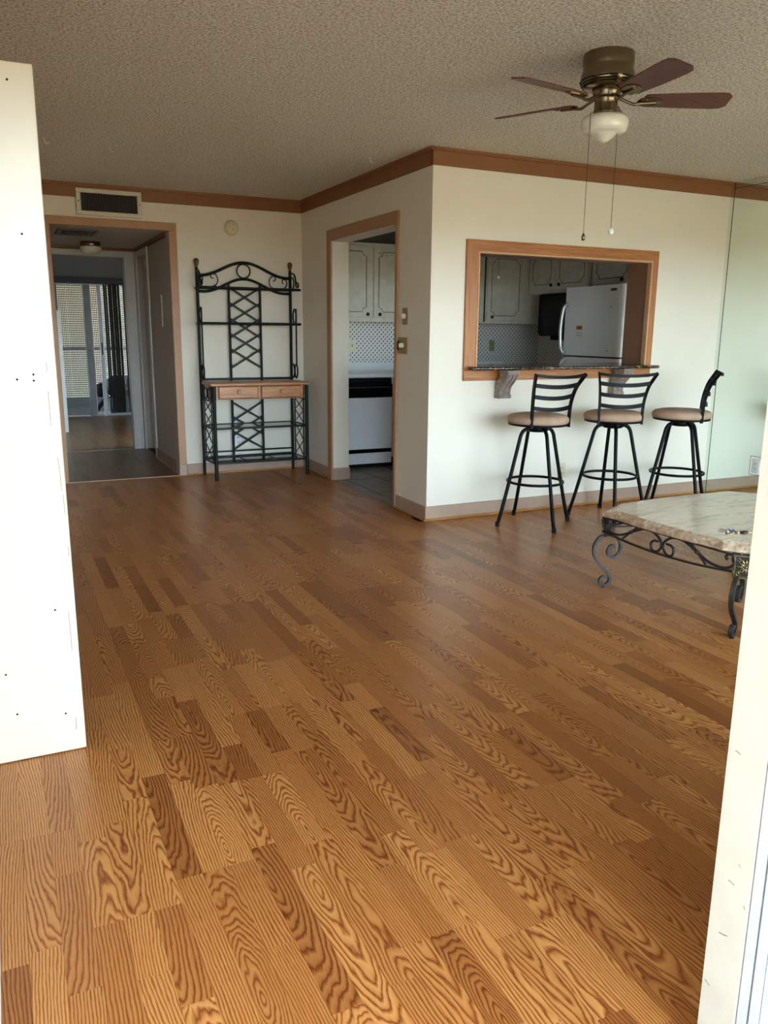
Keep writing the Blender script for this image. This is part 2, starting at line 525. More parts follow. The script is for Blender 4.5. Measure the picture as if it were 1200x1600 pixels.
# ================================================================== STRUCTURE
# ---- sub floor and strips
floor = struct('floor', B(XL - .1, XR + .3, 0.6, 13.0, -0.05, -0.0125), m_subfloor)
W = 0.0655
strips = []
def lay(x_lo, x_hi, y_lo, y_hi, keep):
    k0 = math.floor((x_lo - 0.088) / (3 * W)); k1 = math.ceil((x_hi - 0.088) / (3 * W))
    for k in range(k0, k1 + 1):
        off = random.uniform(0, 1.2)
        nb = int((y_hi - y_lo) / 1.2) + 3
        for b in range(-1, nb):
            yb0 = y_lo + b * 1.2 - off
            for j in range(3):
                xa = 0.088 + (3 * k + j) * W
                cuts = [0.0]
                while cuts[-1] < 1.2:
                    cuts.append(cuts[-1] + random.uniform(0.30, 0.62))
                cuts = [c for c in cuts if c < 1.2 - 0.18] + [1.2]
                if j == 1 and random.random() < .5: cuts = [0.0, random.uniform(.2, .45), random.uniform(.65, .95), 1.2]
                for c0, c1 in zip(cuts, cuts[1:]):
                    a0, a1 = max(yb0 + c0, y_lo), min(yb0 + c1, y_hi)
                    x0, x1 = max(xa, x_lo), min(xa + W, x_hi)
                    if a1 - a0 < .02 or x1 - x0 < .006: continue
                    for (X0, X1, A0, A1) in keep(x0, x1, a0, a1):
                        strips.append((X0, X1, A0, A1, random.random(), random.random(), random.random(), random.uniform(0, 50)))
def keep_main(x0, x1, a0, a1):
    # drop what lies under the kitchen
    if x0 >= XD - 0.001 and a0 >= YP: return []
    if x1 > XD and a1 > YP:
        if a0 < YP: return [(x0, x1, a0, YP)]
        return [(x0, XD, a0, a1)] if XD - x0 > .006 else []
    return [(x0, x1, a0, a1)]
lay(XL, XR, 0.80, YB - 0.002, keep_main)
def keep_hall(x0, x1, a0, a1): return [(x0, x1, a0, a1)]
def cam_area(st):
    x0, x1, a0, a1 = st[:4]
    cx, cy = (x0 + x1) / 2, (a0 + a1) / 2
    d = Vector((cx, cy, -1.2917))
    z = d.dot(fw)
    if z < .2: return 0
    U = 600 + 1252.2 * d.dot(rt) / z; V = 800 - 1252.2 * d.dot(up) / z
    if not (-40 < U < 1180 and 650 < V < 1680): return 0
    if cy > 2.47 and cx / cy < 0.063: return 0
    if cx / max(cy, .01) > 1.25 and cy < 2.2: return 0
    return (x1 - x0) * (a1 - a0) * 1.29 / d.length ** 3
strips.sort(key=cam_area, reverse=True)
main_strips = strips; strips = []
lay(0.485, 1.46, YB + .012, 9.17, keep_hall)
lay(0.2, 2.4, 9.19, 12.95, keep_hall)
hall_strips = strips; strips = main_strips
def strip_mesh(name, sts, mat=None):
    vs = []; fs = []; gp = []; rn = []
    g = 0.0001; b = 0.0003
    for (x0, x1, a0, a1, r1, r2, r3, sd) in sts:
        X0, X1, A0, A1 = x0 + g, x1 - g, a0 + g, a1 - g
        o = len(vs)
        vs += [(X0, A0, -.012), (X1, A0, -.012), (X1, A1, -.012), (X0, A1, -.012),
               (X0, A0, -b), (X1, A0, -b), (X1, A1, -b), (X0, A1, -b),
               (X0 + b, A0 + b, 0), (X1 - b, A0 + b, 0), (X1 - b, A1 - b, 0), (X0 + b, A1 - b, 0)]
        for i in range(4):
            j = (i + 1) % 4
            fs += [(o + i, o + j, o + 4 + j, o + 4 + i), (o + 4 + i, o + 4 + j, o + 8 + j, o + 8 + i)]
        fs.append((o + 8, o + 9, o + 10, o + 11))
        cx, cy = (x0 + x1) / 2, (a0 + a1) / 2
        for p in vs[o:]:
            gp += [p[0] - cx, p[1] - cy, sd]; rn += [r1, r2, r3]
    me = bpy.data.meshes.new(name)
    me.from_pydata(vs, [], fs)
    me.attributes.new('gp', 'FLOAT_VECTOR', 'POINT').data.foreach_set('vector', gp)
    me.attributes.new('rnd', 'FLOAT_VECTOR', 'POINT').data.foreach_set('vector', rn)
    me.materials.append(mat or m_floor); me.update()
    ob = bpy.data.objects.new(name, me); COL.objects.link(ob); ob.parent = floor
    return ob
for st in strips[:298]:
    strip_mesh('floor_strip', [st])
strip_mesh('far_floor_strips', strips[298:])['kind'] = 'stuff'
strip_mesh('hall_floor_strips', hall_strips, m_floor_dimmed)['kind'] = 'stuff'

# thresholds
struct('trim_1', MB().box(0.49, 1.43, YB - .006, YB + .016, -.01, .004, bev=.002), m_threshold)
struct('trim_2', MB().box(0.62, 1.34, 9.165, 9.195, -.01, .004, bev=.002), m_threshold)

# kitchen floor: tiles
kfloor = struct('floor_kitchen', B(XD, 5.6, YP + .02, 7.65, -0.05, -0.006), m_grout)
ts = 0.305
tile_me = None
for ix in range(0, 9):
    for iy in range(0, 9):
        x0 = XD + 0.06 + ix * ts - .25; y0 = 5.12 + iy * ts - .16
        x1, y1 = x0 + ts - .006, y0 + ts - .006
        x0, y0 = max(x0, XD + .004), max(y0, YP + .25)
        if ix > 3 or y1 > 7.55 or x1 - x0 < .05 or y1 - y0 < .05: continue
        MB().box(x0, x1, y0, y1, -.008, 0.0 - .0005 * ((ix + iy) % 2), bev=.002).build('floor_tile', m_tile, kfloor)

# ---- ceiling
struct('ceiling', B(XL - .2, XR + .4, -.05 + .65, YB + .15, H, H + .2), m_popcorn)

# ---- walls
struct('wall_left', B(XL - .15, XL, 0.6, 7.5, -.05, H), m_wall)
wb = MB()
wb.box(XL, 0.475, YB, YB + .12, -.05, H); wb.box(1.445, XD + .15, YB, YB + .12, -.05, H); wb.box(0.475, 1.445, YB, YB + .12, 2.125, H)
struct('wall_back', wb, m_wall)
wd = MB()
wd.box(XD, XD + .145, 6.54, YB, -.05, H); wd.box(XD, XD + .145, YP + .235, 5.30, -.05, H); wd.box(XD, XD + .145, 5.30, 6.54, 2.03, H)
struct('wall_doorway', wd, m_wall)
wp = MB()
px0, px1, pz0, pz1 = 2.985, 4.512, 1.03, 1.822
wp.box(XD, px0, YP, YP + .235, -.05, H); wp.box(px1, XR, YP, YP + .235, -.05, H)
wp.box(px0, px1, YP, YP + .235, -.05, pz0); wp.box(px0, px1, YP, YP + .235, pz1, H)
struct('wall_bar', wp, m_wall)
struct('wall_right', B(XR, XR + .12, .6, YP + .24, -.05, H), m_wall)

# front wall with the opened sliding door and the window beside it
wf = MB()
wf.box(XL - .1, 1.05, .78, YF, 1.99, H)
WA, WB = 1.95, 5.05
wf.box(1.05, WA, .778, YF, -.05, H)
wf.box(WA, WB, .778, YF, 1.99, H); wf.box(WA, WB, .778, YF, -.05, .12); wf.box(WB, XR, .778, YF, -.05, H)
struct('wall_front', wf, m_jamb)
d3 = sroot('door_3')
B(1.052, WA, .7575, .777, -.05, 2.1, bev=.003).build('inner_frame', m_alu, d3)
B(1.060, WA, .7535, .7575, -.05, 2.1).build('seal', m_void, d3)
B(1.050, 1.12, .735, .7533, -.05, 2.1, bev=.003).build('outer_frame', m_alu, d3)
B(1.053, WA, .600, .7345, -.05, 2.1, bev=.002).build('outer_stile', m_alu, d3)
B(XL - .1, 1.05, .60, .777, 1.99, 2.12).build('head_track', m_alu, d3)
B(XL - .1, 1.05, .66, .79, -.03, .004).build('sill_track', m_alu, d3)
for (x, y, z, l, a) in ((1.05, .802, .426, .006, .9), (1.05, .814, .386, .012, .1), (1.05, .784, .359, .007, 1.2), (1.05, .818, .281, .017, -.3), (1.05, .839, .165, .012, .4), (1.05, .806, .90, .006, 1.2), (1.05, .83, .62, .01, .2)):
    c, s_ = math.cos(a) * l / 2, math.sin(a) * l / 2
    MB().tube([(x - .0003, y - c, z - s_), (x - .0003, y + c * .2, z + s_ * .5), (x - .0003, y + c, z + s_)], .0010, 5).build('scratch', m_scuff, d3)
w2 = sroot('window_2')
fr = MB()
for k in range(4): x = WA + (WB - WA - .045) * k / 3; fr.box(x, x + .045, .79, .83, .12, 1.99)
fr.box(WA, WB, .79, .83, .12, .165); fr.box(WA, WB, .79, .83, 1.945, 1.99)
fr.build('window_frame', m_alu, w2)
for k in range(3):
    x = WA + (WB - WA - .045) * k / 3 + .045
    B(x, x + (WB - WA - .045) / 3 - .045, .808, .812, .165, 1.945).build('pane', m_pane, w2)

# balcony outside the opening
struct('floor_balcony', B(-2.5, 6.5, -2.6, .66, -.12, -.03), m_concrete)
struct('ceiling_balcony', B(-2.5, 6.5, -2.6, .60, 2.44, 2.6), m_concrete)

# unseen side partition, added to keep side skylight off the door jamb
struct('wall_jamb_shade', B(-1.45, -1.35, -2.6, .60, -.12, 2.44), m_concrete)

# hall
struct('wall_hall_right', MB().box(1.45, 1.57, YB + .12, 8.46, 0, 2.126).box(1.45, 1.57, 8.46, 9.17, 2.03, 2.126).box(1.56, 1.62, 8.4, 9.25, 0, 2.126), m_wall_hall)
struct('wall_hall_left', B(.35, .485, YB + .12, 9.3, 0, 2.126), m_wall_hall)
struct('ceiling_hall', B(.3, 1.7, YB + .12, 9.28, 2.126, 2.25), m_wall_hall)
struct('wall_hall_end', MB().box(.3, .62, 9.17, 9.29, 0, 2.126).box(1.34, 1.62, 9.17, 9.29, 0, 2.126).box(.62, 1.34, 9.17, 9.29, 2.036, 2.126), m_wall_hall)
d4 = sroot('door_4')
B(1.34, 1.40, 9.15, 9.17, 0, 2.036, bev=.003).build('side_casing', m_white, d4)
B(1.40, 1.425, 9.158, 9.17, 0, 2.036, bev=.002).build('casing_bead', m_white, d4)
B(.56, .62, 9.15, 9.17, 0, 2.036, bev=.003).build('side_casing', m_white, d4)
B(.56, 1.425, 9.15, 9.17, 2.036, 2.092, bev=.003).build('head_casing', m_white, d4)
B(1.325, 1.34, 9.15, 9.29, 0, 2.036).build('jamb', m_white, d4)
d5 = sroot('door_5')
B(1.435, 1.45, 8.44, 8.50, 0, 2.09, bev=.003).build('side_casing', m_white, d5)
B(1.435, 1.45, 9.10, 9.168, 0, 2.09, bev=.003).build('side_casing', m_white, d5)
B(1.435, 1.45, 8.50, 9.10, 2.03, 2.09, bev=.003).build('head_casing', m_white, d5)
B(1.52, 1.555, 8.46, 9.168, 0.01, 2.03).build('door_leaf', m_white, d5)
tr3 = sroot('trim_3')
MB().sweep([(1.45, YB + .12, 2.106), (1.45, 9.17, 2.106)], [(-.0, -.02), (.025, -.02), (.025, .02), (-.0, .02)][::1], smooth=False).build('moulding', m_crown, tr3)
B(1.427, 1.45, YB + .12, 9.168, 2.098, 2.126).build('moulding', m_crown, tr3)
B(.485, 1.45, 9.148, 9.17, 2.098, 2.126).build('moulding', m_crown, tr3)
B(.485, .508, YB + .12, 9.168, 2.098, 2.126).build('moulding', m_crown, tr3)
struct('baseboard_hall', MB().box(1.438, 1.45, YB + .02, 8.44, 0, .1).box(1.424, 1.438, YB + .02, 8.44, 0, .016), m_base)

# bedroom beyond
struct('wall_bedroom', MB().box(-.3, .70, 12.98, 13.1, 0, 2.44).box(2.2, 2.6, 12.98, 13.1, 0, 2.44).box(.70, 2.2, 12.98, 13.1, 1.985, 2.44)
       .box(2.4, 2.5, 9.29, 13.0, 0, 2.44).box(.1, .2, 9.29, 13.0, 0, 2.44).box(.1, 2.5, 9.29, 9.30, 2.12, 2.44), m_bedroom)
struct('ceiling_bedroom', B(.1, 2.6, 9.28, 13.1, 2.44, 2.55), m_bedroom)
d6 = sroot('door_6')
B(.44, .785, 10.98, 11.02, 0.0, 1.52, bev=.003).build('door_leaf', m_white, d6)

w1 = sroot('window_1')           # sliding glass door of the far room
def wpart(n, m, *a, bev=.004): return B(*a, bev=bev).build(n, m, w1)
wpart('head_track', m_alu, .70, 2.2, 12.93, 13.05, 1.93, 1.99)
wpart('valance', m_slat, .70, 2.2, 12.86, 12.925, 1.945, 2.03)
m_stile = paint('grey_stile', '#7f8284', 0.4)
wpart('stile', m_stile, .80, .90, 12.97, 13.0, 0.0, 1.93)
wpart('stile', m_stile, 1.262, 1.365, 12.97, 13.0, 0.0, 1.93)
wpart('bottom_rail', m_stile, .90, 1.262, 12.975, 13.0, .02, .13)
wpart('stile', m_alu, 1.452, 1.512, 12.94, 12.968, 0.0, 1.93)
wpart('bottom_rail', m_alu, 1.512, 2.15, 12.94, 12.968, 0.0, .035)
wpart('stile', m_stile, 2.10, 2.2, 12.94, 12.968, 0.0, 1.93)
wpart('handle', m_black, 1.475, 1.49, 12.925, 12.94, .92, 1.10)
wpart('lock', m_black, 1.30, 1.315, 12.955, 12.97, .97, .985)
B(.90, 1.262, 12.984, 12.988, .13, 1.93).build('pane', m_pane, w1)
B(1.512, 2.10, 12.952, 12.956, .035, 1.93).build('pane', m_pane, w1)
# vertical blind slats gathered at the right
bl = thing('vertical_blind', 'grey vertical blind slats gathered before the far sliding glass door', 'blind', (1.7, 12.9, 0))
for i, (x, w_, mt) in enumerate(((1.555, .02, m_slat), (1.585, .02, m_slat), (1.62, .022, m_slat), (1.65, .03, m_slatdark), (1.685, .03, m_slatdark), (1.72, .03, m_slatdark), (1.755, .028, m_slatdark), (1.835, .02, m_slatdark))):
    a = R(35)
    MB().bar([(x, 12.895, .045), (x, 12.895, 1.944)], w_ * 1.2, .002, (math.sin(a), math.cos(a), 0)).build('slat', mt, bl)
# outside the far window
scr = thing('lattice_screen', 'woven lattice screen with solid base outside the far sliding door', 'screen', (1.6, 14.2, -.05))
g = MB()
for i in range(74):
    x = .70 + i * .0255; g.box(x, x + .0125, 14.195, 14.205, .18, 2.3)
for i in range(62):
    z = .18 + i * .035; g.box(.70, 2.6, 14.190, 14.196, z, z + .017)
wv = g.build('weave', m_screen, scr); wv['kind'] = 'stuff'
B(.70, 2.6, 14.18, 14.21, .955, 1.01).build('mid_rail', m_screen, scr)
B(.70, 2.6, 14.18, 14.22, -.05, .18).build('base_panel', m_screen, scr)
for x in (.66, 2.6): B(x, x + .05, 14.18, 14.22, -.05, 2.35).build('post', m_screen, scr)
struct('floor_walkway', B(-2, 5, 13.1, 16.2, -.15, -.05), m_grout)
struct('wall_outside', B(-2, 5, 16.2, 16.3, -.1, 4.5), m_stone)
struct('ceiling_walkway_shade', B(-2, 5, 13.1, 15.9, 2.6, 2.75), m_concrete)  # unseen roof, added to dim what shows through the lattice
cv = thing('covered_equipment', 'dark bulky covered shape outside the far glass door', 'equipment', (1.7, 13.6, -.05))
rings = [(-.05, .16), (.02, .15), (.10, .12), (.22, .14), (.30, .22), (.42, .25), (.50, .22), (.56, .12), (.575, 0.0)]
MB().lathe([(r, z) for z, r in rings], 20, (1.80, 13.62, 0), sy=.8).build('cover', m_cover, cv)
MB().lathe([(0.001, .23), (.06, .24), (.11, .30), (.115, .36), (.09, .42), (.03, .455), (0.001, .46)], 16, (1.50, 13.6, 0)).build('drum', m_cover, cv)
MB().tube(cr([(1.30, 13.58, -.01), (1.40, 13.58, .02), (1.48, 13.59, .12), (1.60, 13.6, .25)], 5), .035, 8).build('strut', m_cover, cv)

# kitchen shell
struct('wall_kitchen_back', B(XD + .1, 5.7, 7.6, 7.7, 0, H), m_paper)
struct('wall_kitchen_right', B(5.56, 5.66, YP + .2, 7.7, 0, H), m_paper)
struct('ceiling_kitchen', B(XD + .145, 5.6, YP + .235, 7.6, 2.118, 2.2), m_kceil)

# ---- crown, baseboards, casings
def crown(name, x0, y0, x1, y1, nx, ny):
    """two-step painted moulding; n = direction into the room"""
    r = sroot(name)
    def pc(n, dep, za, zb):
        xs = sorted((x0, x1, x0 + nx * dep, x1 + nx * dep)); ys = sorted((y0, y1, y0 + ny * dep, y1 + ny * dep))
        B(xs[0], xs[-1], ys[0], ys[-1], za, zb, bev=.002).build(n, m_crown, r)
    pc('board', .016, 2.333, 2.425); pc('cap', .030, 2.418, 2.44)
    return r
crown('trim_4', XL, YB, XD, YB, 0, -1)
crown('trim_5', XD, YP - .03, XD, YB - .03, -1, 0)
crown('trim_6', XD - .016, YP, XR - .006, YP, 0, -1)
def base(name, segs):
    r = sroot(name)
    for x0, y0, x1, y1, nx, ny in segs:
        def pc(n, dep, za, zb, mt, d0=0.0):
            xs = sorted((x0 + nx * d0, x1 + nx * d0, x0 + nx * dep, x1 + nx * dep)); ys = sorted((y0 + ny * d0, y1 + ny * d0, y0 + ny * dep, y1 + ny * dep))
            return B(xs[0], xs[-1], ys[0], ys[-1], za, zb, bev=.003 if mt is not m_quarter else .006).build(n, mt, r)
        pc('board', .012, 0, .102, m_base); pc('quarter_round', .027, 0, .018, m_quarter, .0121)
    return r
base('baseboard_back', [(1.50, YB, XD - .012, YB, 0, -1), (XL, YB, .42, YB, 0, -1)])
base('baseboard_doorway', [(XD, 6.62, XD, YB - .012, -1, 0), (XD, YP, XD, 5.272, -1, 0)])
bb_ = base('baseboard_bar', [(XD - .012, YP, XR - .006, YP, 0, -1)])
B(XD - .027, XD - .0121, YP - .027, YP, 0, .018, bev=.004).build('quarter_round', m_quarter, bb_)
struct('baseboard_left', B(XL, -.098, YF, 2.38, 0, .085), m_white)
base('baseboard_far_left', [(XL, 2.53, XL, YB - .028, 1, 0)])
crown('trim_8', XL, YF, XL, YB - .03, 1, 0)
# kitchen doorway (casing in brown paint, plain jambs)
d1 = sroot('door_1')
B(XD - .018, XD, 5.30 - .028, 5.30 + .008, 0, 2.03, bev=.003).build('side_casing', m_casing, d1)
B(XD - .018, XD, 6.532, 6.62, 0, 2.03, bev=.003).build('side_casing', m_casing, d1)
B(XD - .018, XD, 5.272, 6.62, 2.03, 2.117, bev=.003).build('head_casing', m_casing, d1)
B(XD, XD + .150, 6.535, 6.54, .1, 2.03).build('jamb', m_wall, d1)
B(XD, XD + .157, 6.525, 6.54, 0, .105).build('jamb_baseboard', m_base, d1)
B(XD - .004, XD + .150, 5.30, 5.305, 0, 2.03).build('jamb', m_casing, d1)
B(XD, XD + .150, 5.30, 6.54, 2.024, 2.03).build('head_jamb', m_wall, d1)
# hall opening casing
d2 = sroot('door_2')
B(1.430, 1.497, YB - .018, YB, 0.102, 2.115, bev=.003).build('side_casing', m_casing, d2)
B(1.430, 1.497, YB - .020, YB, 0.0, .102, bev=.003).build('plinth', m_base, d2)
B(.425, .490, YB - .018, YB, 0.0, 2.115, bev=.003).build('side_casing', m_casing, d2)
B(.425, 1.497, YB - .018, YB, 2.115, 2.178, bev=.003).build('head_casing', m_casing, d2)
B(1.430, 1.445, YB, YB + .12, 0, 2.115).build('jamb', m_wall_hall, d2)
B(.475, .490, YB, YB + .12, 0, 2.115).build('jamb', m_casing, d2)
B(.475, 1.445, YB, YB + .12, 2.115, 2.125).build('head_jamb', m_wall_hall, d2)

# serving opening: oak casing with mitred joints, pale bead and painted liner
t7 = sroot('trim_7')
ox0, ox1, oz0, oz1 = 2.895, 4.571, 0.966, 1.896
ix0, ix1, iz1 = 2.985, 4.512, 1.822
yf_, yw = YP - .020, YP
pyx = lambda a, b, h: (a, h, b)
MB().prism([(ox0, oz1), (ix0, iz1), (ix1, iz1), (ox1, oz1)][::-1], yf_, yw, pyx).build('head_casing', m_frameoak, t7)
MB().prism([(ox0, 1.040), (ix0, 1.040), (ix0, iz1), (ox0, oz1)], yf_, yw, pyx).build('side_casing', m_frameoak_v, t7)
MB().prism([(ix1, 1.040), (ox1, 1.040), (ox1, oz1), (ix1, iz1)], yf_, yw, pyx).build('side_casing', m_frameoak_v, t7)
B(ox0, ox1, yf_, yw, oz0, 1.0395, bev=.002).build('bottom_casing', m_frameoak, t7)
for n_, a in (('bead', (ix0 - .002, ix0 + .012, yf_ - .006, yw + .02, 1.064, iz1)), ('bead', (ix1 - .012, ix1 + .002, yf_ - .006, yw + .02, 1.064, iz1)), ('bead', (ix0, ix1, yf_ - .006, yw + .02, iz1 - .012, iz1 + .002))):
    B(*a, bev=.003).build(n_, m_bead, t7)
B(px1 - .006, px1, YP + .02, YP + .235, 1.064, pz1).build('liner', m_kbrown, t7)
B(px0, px0 + .006, YP + .02, YP + .235, 1.064, pz1).build('liner', m_kbrown, t7)
B(px0, px1, YP + .02, YP + .235, pz1 - .006, pz1).build('liner', m_kbrown, t7)

# ================================================================== THINGS ON THE WALLS AND CEILING
# tall painted panel at the left
pn = thing('tall_panel', 'tall narrow cream painted panel with nail holes standing at the left wall', 'panel', (0.02, 2.50, 0))
PY = 2.483
B(XL, .157, PY, PY + .04, .003, 1.969, bev=.0025).build('board', m_cream, pn)
for x, z in ((.092, 1.916), (.096, 1.539), (.094, 1.151), (.0945, 1.168), (.098, .479), (.103, .145), (-.03, .17), (-.05, .30), (.052, 1.155)):
    MB().lathe([(.0001, 0), (.0032, 0), (.0032, .0006), (.0001, .0008)], 8, (x * 1.013, PY - .0005, z * 1.013 - .017), 'y').build('nail_hole', m_void, pn)
for (xa, za, xb_, zb) in ((.130, 1.20, .1285, 1.17), (.128, 1.12, .128, 1.02), (.139, .93, .143, .83), (.1445, .82, .1465, .76), (.134, .46, .1355, .33), (.130, .11, .129, .07), (.1475, .66, .148, .63)):
    MB().tube([(xa * 1.013, PY - .0003, za), ((xa + xb_) / 2 * 1.013 + .001, PY - .0003, (za + zb) / 2), (xb_ * 1.013, PY - .0003, zb)], .0009, 5).build('scratch', m_scuff, pn)

# wall grille above the hall opening
vg = thing('vent_grille', 'white framed air grille with dark upright louvers above the hall opening', 'vent', (.962, YB, 2.195))
fv = MB()
vx0, vx1, vz0, vz1 = .706, 1.219, 2.196, 2.402
fv.box(vx0, vx1, YB - .034, YB, vz1 - .034, vz1, bev=.004); fv.box(vx0, vx1, YB - .034, YB, vz0, vz0 + .034, bev=.004)
fv.box(vx0, vx0 + .036, YB - .034, YB, vz0 + .034, vz1 - .034, bev=.004); fv.box(vx1 - .036, vx1, YB - .034, YB, vz0 + .034, vz1 - .034, bev=.004)
fv.build('frame', m_ventframe, vg)
B(vx0 + .036, vx1 - .036, YB - .0190, YB - .0165, vz0 + .034, vz1 - .034).build('back', m_ventdark, vg)
for i in range(26):
    x = vx0 + .043 + i * .0171
    MB().bar([(x, YB - .0265, vz0 + .034), (x, YB - .0265, vz1 - .034)], .003, .012, (.35, 1, 0)).build('louver', m_louver, vg)
for x in (vx0 + .017, vx1 - .017):
    MB().lathe([(.0001, 0), (.005, 0), (.005, .002), (.0001, .003)], 8, (x, YB - .037, 2.30), 'y').build('screw', m_void, vg)

sd = thing('smoke_detector', 'round cream smoke detector high on the back wall', 'smoke detector', (1.978, YB, 2.171))
MB().lathe([(.0001, -.040), (.035, -.040), (.055, -.034), (.062, -.020), (.064, -.006), (.064, 0)], 28, (1.978, YB, 2.171), 'y').build('body', m_ivory, sd)
MB().lathe([(.0001, -.003), (.011, -.003), (.011, 0)], 12, (1.985, YB - .040, 2.158), 'y').build('test_button', m_ventframe, sd)
MB().lathe([(.0001, -.002), (.004, -.002), (.004, 0)], 8, (1.988, YB - .038, 2.20), 'y').build('indicator', m_void, sd)

# hall ceiling pieces
hv = thing('ceiling_vent', 'flat louvered air vent in the low hall ceiling', 'vent', (.74, 8.0, 2.126))
hx0, hx1, hy0, hy1 = .585, .915, 7.60, 8.06
h_ = MB(); h_.box(hx0, hx1, hy0, hy0 + .03, 2.112, 2.126); h_.box(hx0, hx1, hy1 - .03, hy1, 2.112, 2.126); h_.box(hx0, hx0 + .03, hy0 + .03, hy1 - .03, 2.112, 2.126); h_.box(hx1 - .03, hx1, hy0 + .03, hy1 - .03, 2.112, 2.126)
h_.build('frame', m_louver, hv)
B(hx0 + .03, hx1 - .03, hy0 + .03, hy1 - .03, 2.123, 2.1258).build('back', m_ventdark, hv)
for i in range(14):
    x = hx0 + .04 + i * .0188
    MB().bar([(x, hy0 + .03, 2.118), (x, hy1 - .03, 2.118)], .002, .011, (.6, 0, 1)).build('louver', m_ventframe, hv)
hl = thing('hall_ceiling_light', 'round frosted dome light on the hall ceiling', 'ceiling light', (.947, 8.66, 2.126))
MB().lathe([(.0001, 0), (.095, 0), (.095, -.042), (.09, -.046), (.0001, -.046)][::-1], 28, (.947, 8.66, 2.126)).build('canopy', m_fanbrass, hl)
MB().lathe([(.098, -.046), (.105, -.062), (.100, -.085), (.075, -.105), (.03, -.117), (.0001, -.118)][::-1], 28, (.947, 8.66, 2.126)).build('dome', m_opal, hl)
ap = thing('wall_plate', 'thin painted plate on the right wall of the hall', 'plate', (1.45, 7.88, 1.45))
B(1.444, 1.45, 7.80, 7.98, 1.33, 1.60, bev=.002).build('plate', m_wall_hall, ap)
B(1.439, 1.4445, 7.795, 7.806, 1.32, 1.61).build('raised_edge', m_white, ap)
for (x, y) in ((.393, 5.707), (.783, 5.757), (2.409, 5.286)):
    k = thing('ceiling_hook', {.393: 'tiny white ceiling hook nearest the cream panel', .783: 'tiny white ceiling hook before the air grille', 2.409: 'tiny white ceiling hook near the doorway wall crown'}[x], 'hook', (x, y, H), group='small hooks in the ceiling')
    MB().tube(cr([(x, y, H), (x + .004, y, H - .02), (x + .014, y, H - .034), (x + .026, y, H - .026)], 4), .0045, 6).build('wire', m_white, k)
    MB().lathe([(.0001, 0), (.010, 0), (.010, -.003), (.0001, -.004)][::-1], 10, (x, y, H)).build('collar', m_white, k)

# switch plates on the doorway wall
s1 = thing('dimmer_plate', 'upper brass dimmer plate beside the kitchen doorway', 'switch', (XD, 5.165, 1.40))
B(XD - .007, XD, 5.128, 5.202, 1.343, 1.457, bev=.002).build('plate', m_brassplate, s1)
MB().lathe([(.0001, -.028), (.014, -.028), (.017, -.022), (.018, -.006), (.018, 0)][::-1], 18, (XD - .007, 5.165, 1.40), 'x').build('knob', m_ivory, s1)
s2 = thing('double_switch_plate', 'lower brass switch plate with dark gap beside the kitchen doorway', 'switch', (XD, 5.19, 1.20))
B(XD - .010, XD, 5.123, 5.262, 1.140, 1.255, bev=.002).build('plate', m_brassplate, s2)
B(XD - .021, XD - .018, 5.225, 5.250, 1.165, 1.23).build('dark_slot', m_void, s2)
MB().lathe([(.0001, -.030), (.014, -.030), (.017, -.022), (.018, -.006), (.018, 0)][::-1], 18, (XD - .010, 5.185, 1.198), 'x').build('knob', m_ivory, s2)

def outlet(name, label, o, n, mat, dark=m_void):
    """duplex outlet; o = centre on the wall, n = 'y-' or 'x-'"""
    t = thing(name, label, 'outlet', o)
    def bx(u0, u1, z0, z1, d0, d1, bev=0):
        if n == 'y': return B(o[0] + u0, o[0] + u1, o[1] - d1, o[1] - d0, o[2] + z0, o[2] + z1, bev=bev)
        return B(o[0] - d1, o[0] - d0, o[1] + u0, o[1] + u1, o[2] + z0, o[2] + z1, bev=bev)
    bx(-.035, .035, -.057, .057, 0, .006, .002).build('plate', mat, t)
    for zc in (-.021, .021):
        f = bx(-.016, .016, zc - .014, zc + .014, .006, .009, .003).build('socket', mat, t)
        m_ = MB()
        for u in (-.006, .006):
            q = bx(u - .0015, u + .0015, zc - .003, zc + .008, .009, .0095); m_.add(q.v, q.f)
        q = bx(-.0025, .0025, zc - .010, zc - .006, .009, .0095); m_.add(q.v, q.f)
        m_.build('slots', dark, t)
    return t
outlet('wall_outlet', 'white double outlet behind the lattice of the metal rack', (1.982, YB, .301), 'y', m_whiteplastic)
outlet('wall_outlet', 'ivory outlet low on the bar wall behind the left stool', (3.788, YP, .282), 'y', m_ivory)
outlet('wall_outlet', 'white outlet set into the mirrored wall', (XR - .006, 4.305, .298), 'x', m_whiteplastic)
outlet('kitchen_outlet', 'olive outlet on dotted wallpaper seen through the serving opening', (4.94, 7.6, 1.153), 'y', m_olive)
ko = thing('kitchen_switch_plate', 'ivory switch and outlet plate on dotted wallpaper inside the doorway', 'switch', (3.253, 7.6, 1.153))
B(3.18, 3.305, 7.592, 7.6, 1.095, 1.21, bev=.002).build('plate', m_ivory, ko)
B(3.215, 3.235, 7.589, 7.592, 1.12, 1.185).build('socket', m_olive, ko)
B(3.268, 3.278, 7.585, 7.592, 1.14, 1.165).build('toggle', m_olive, ko)

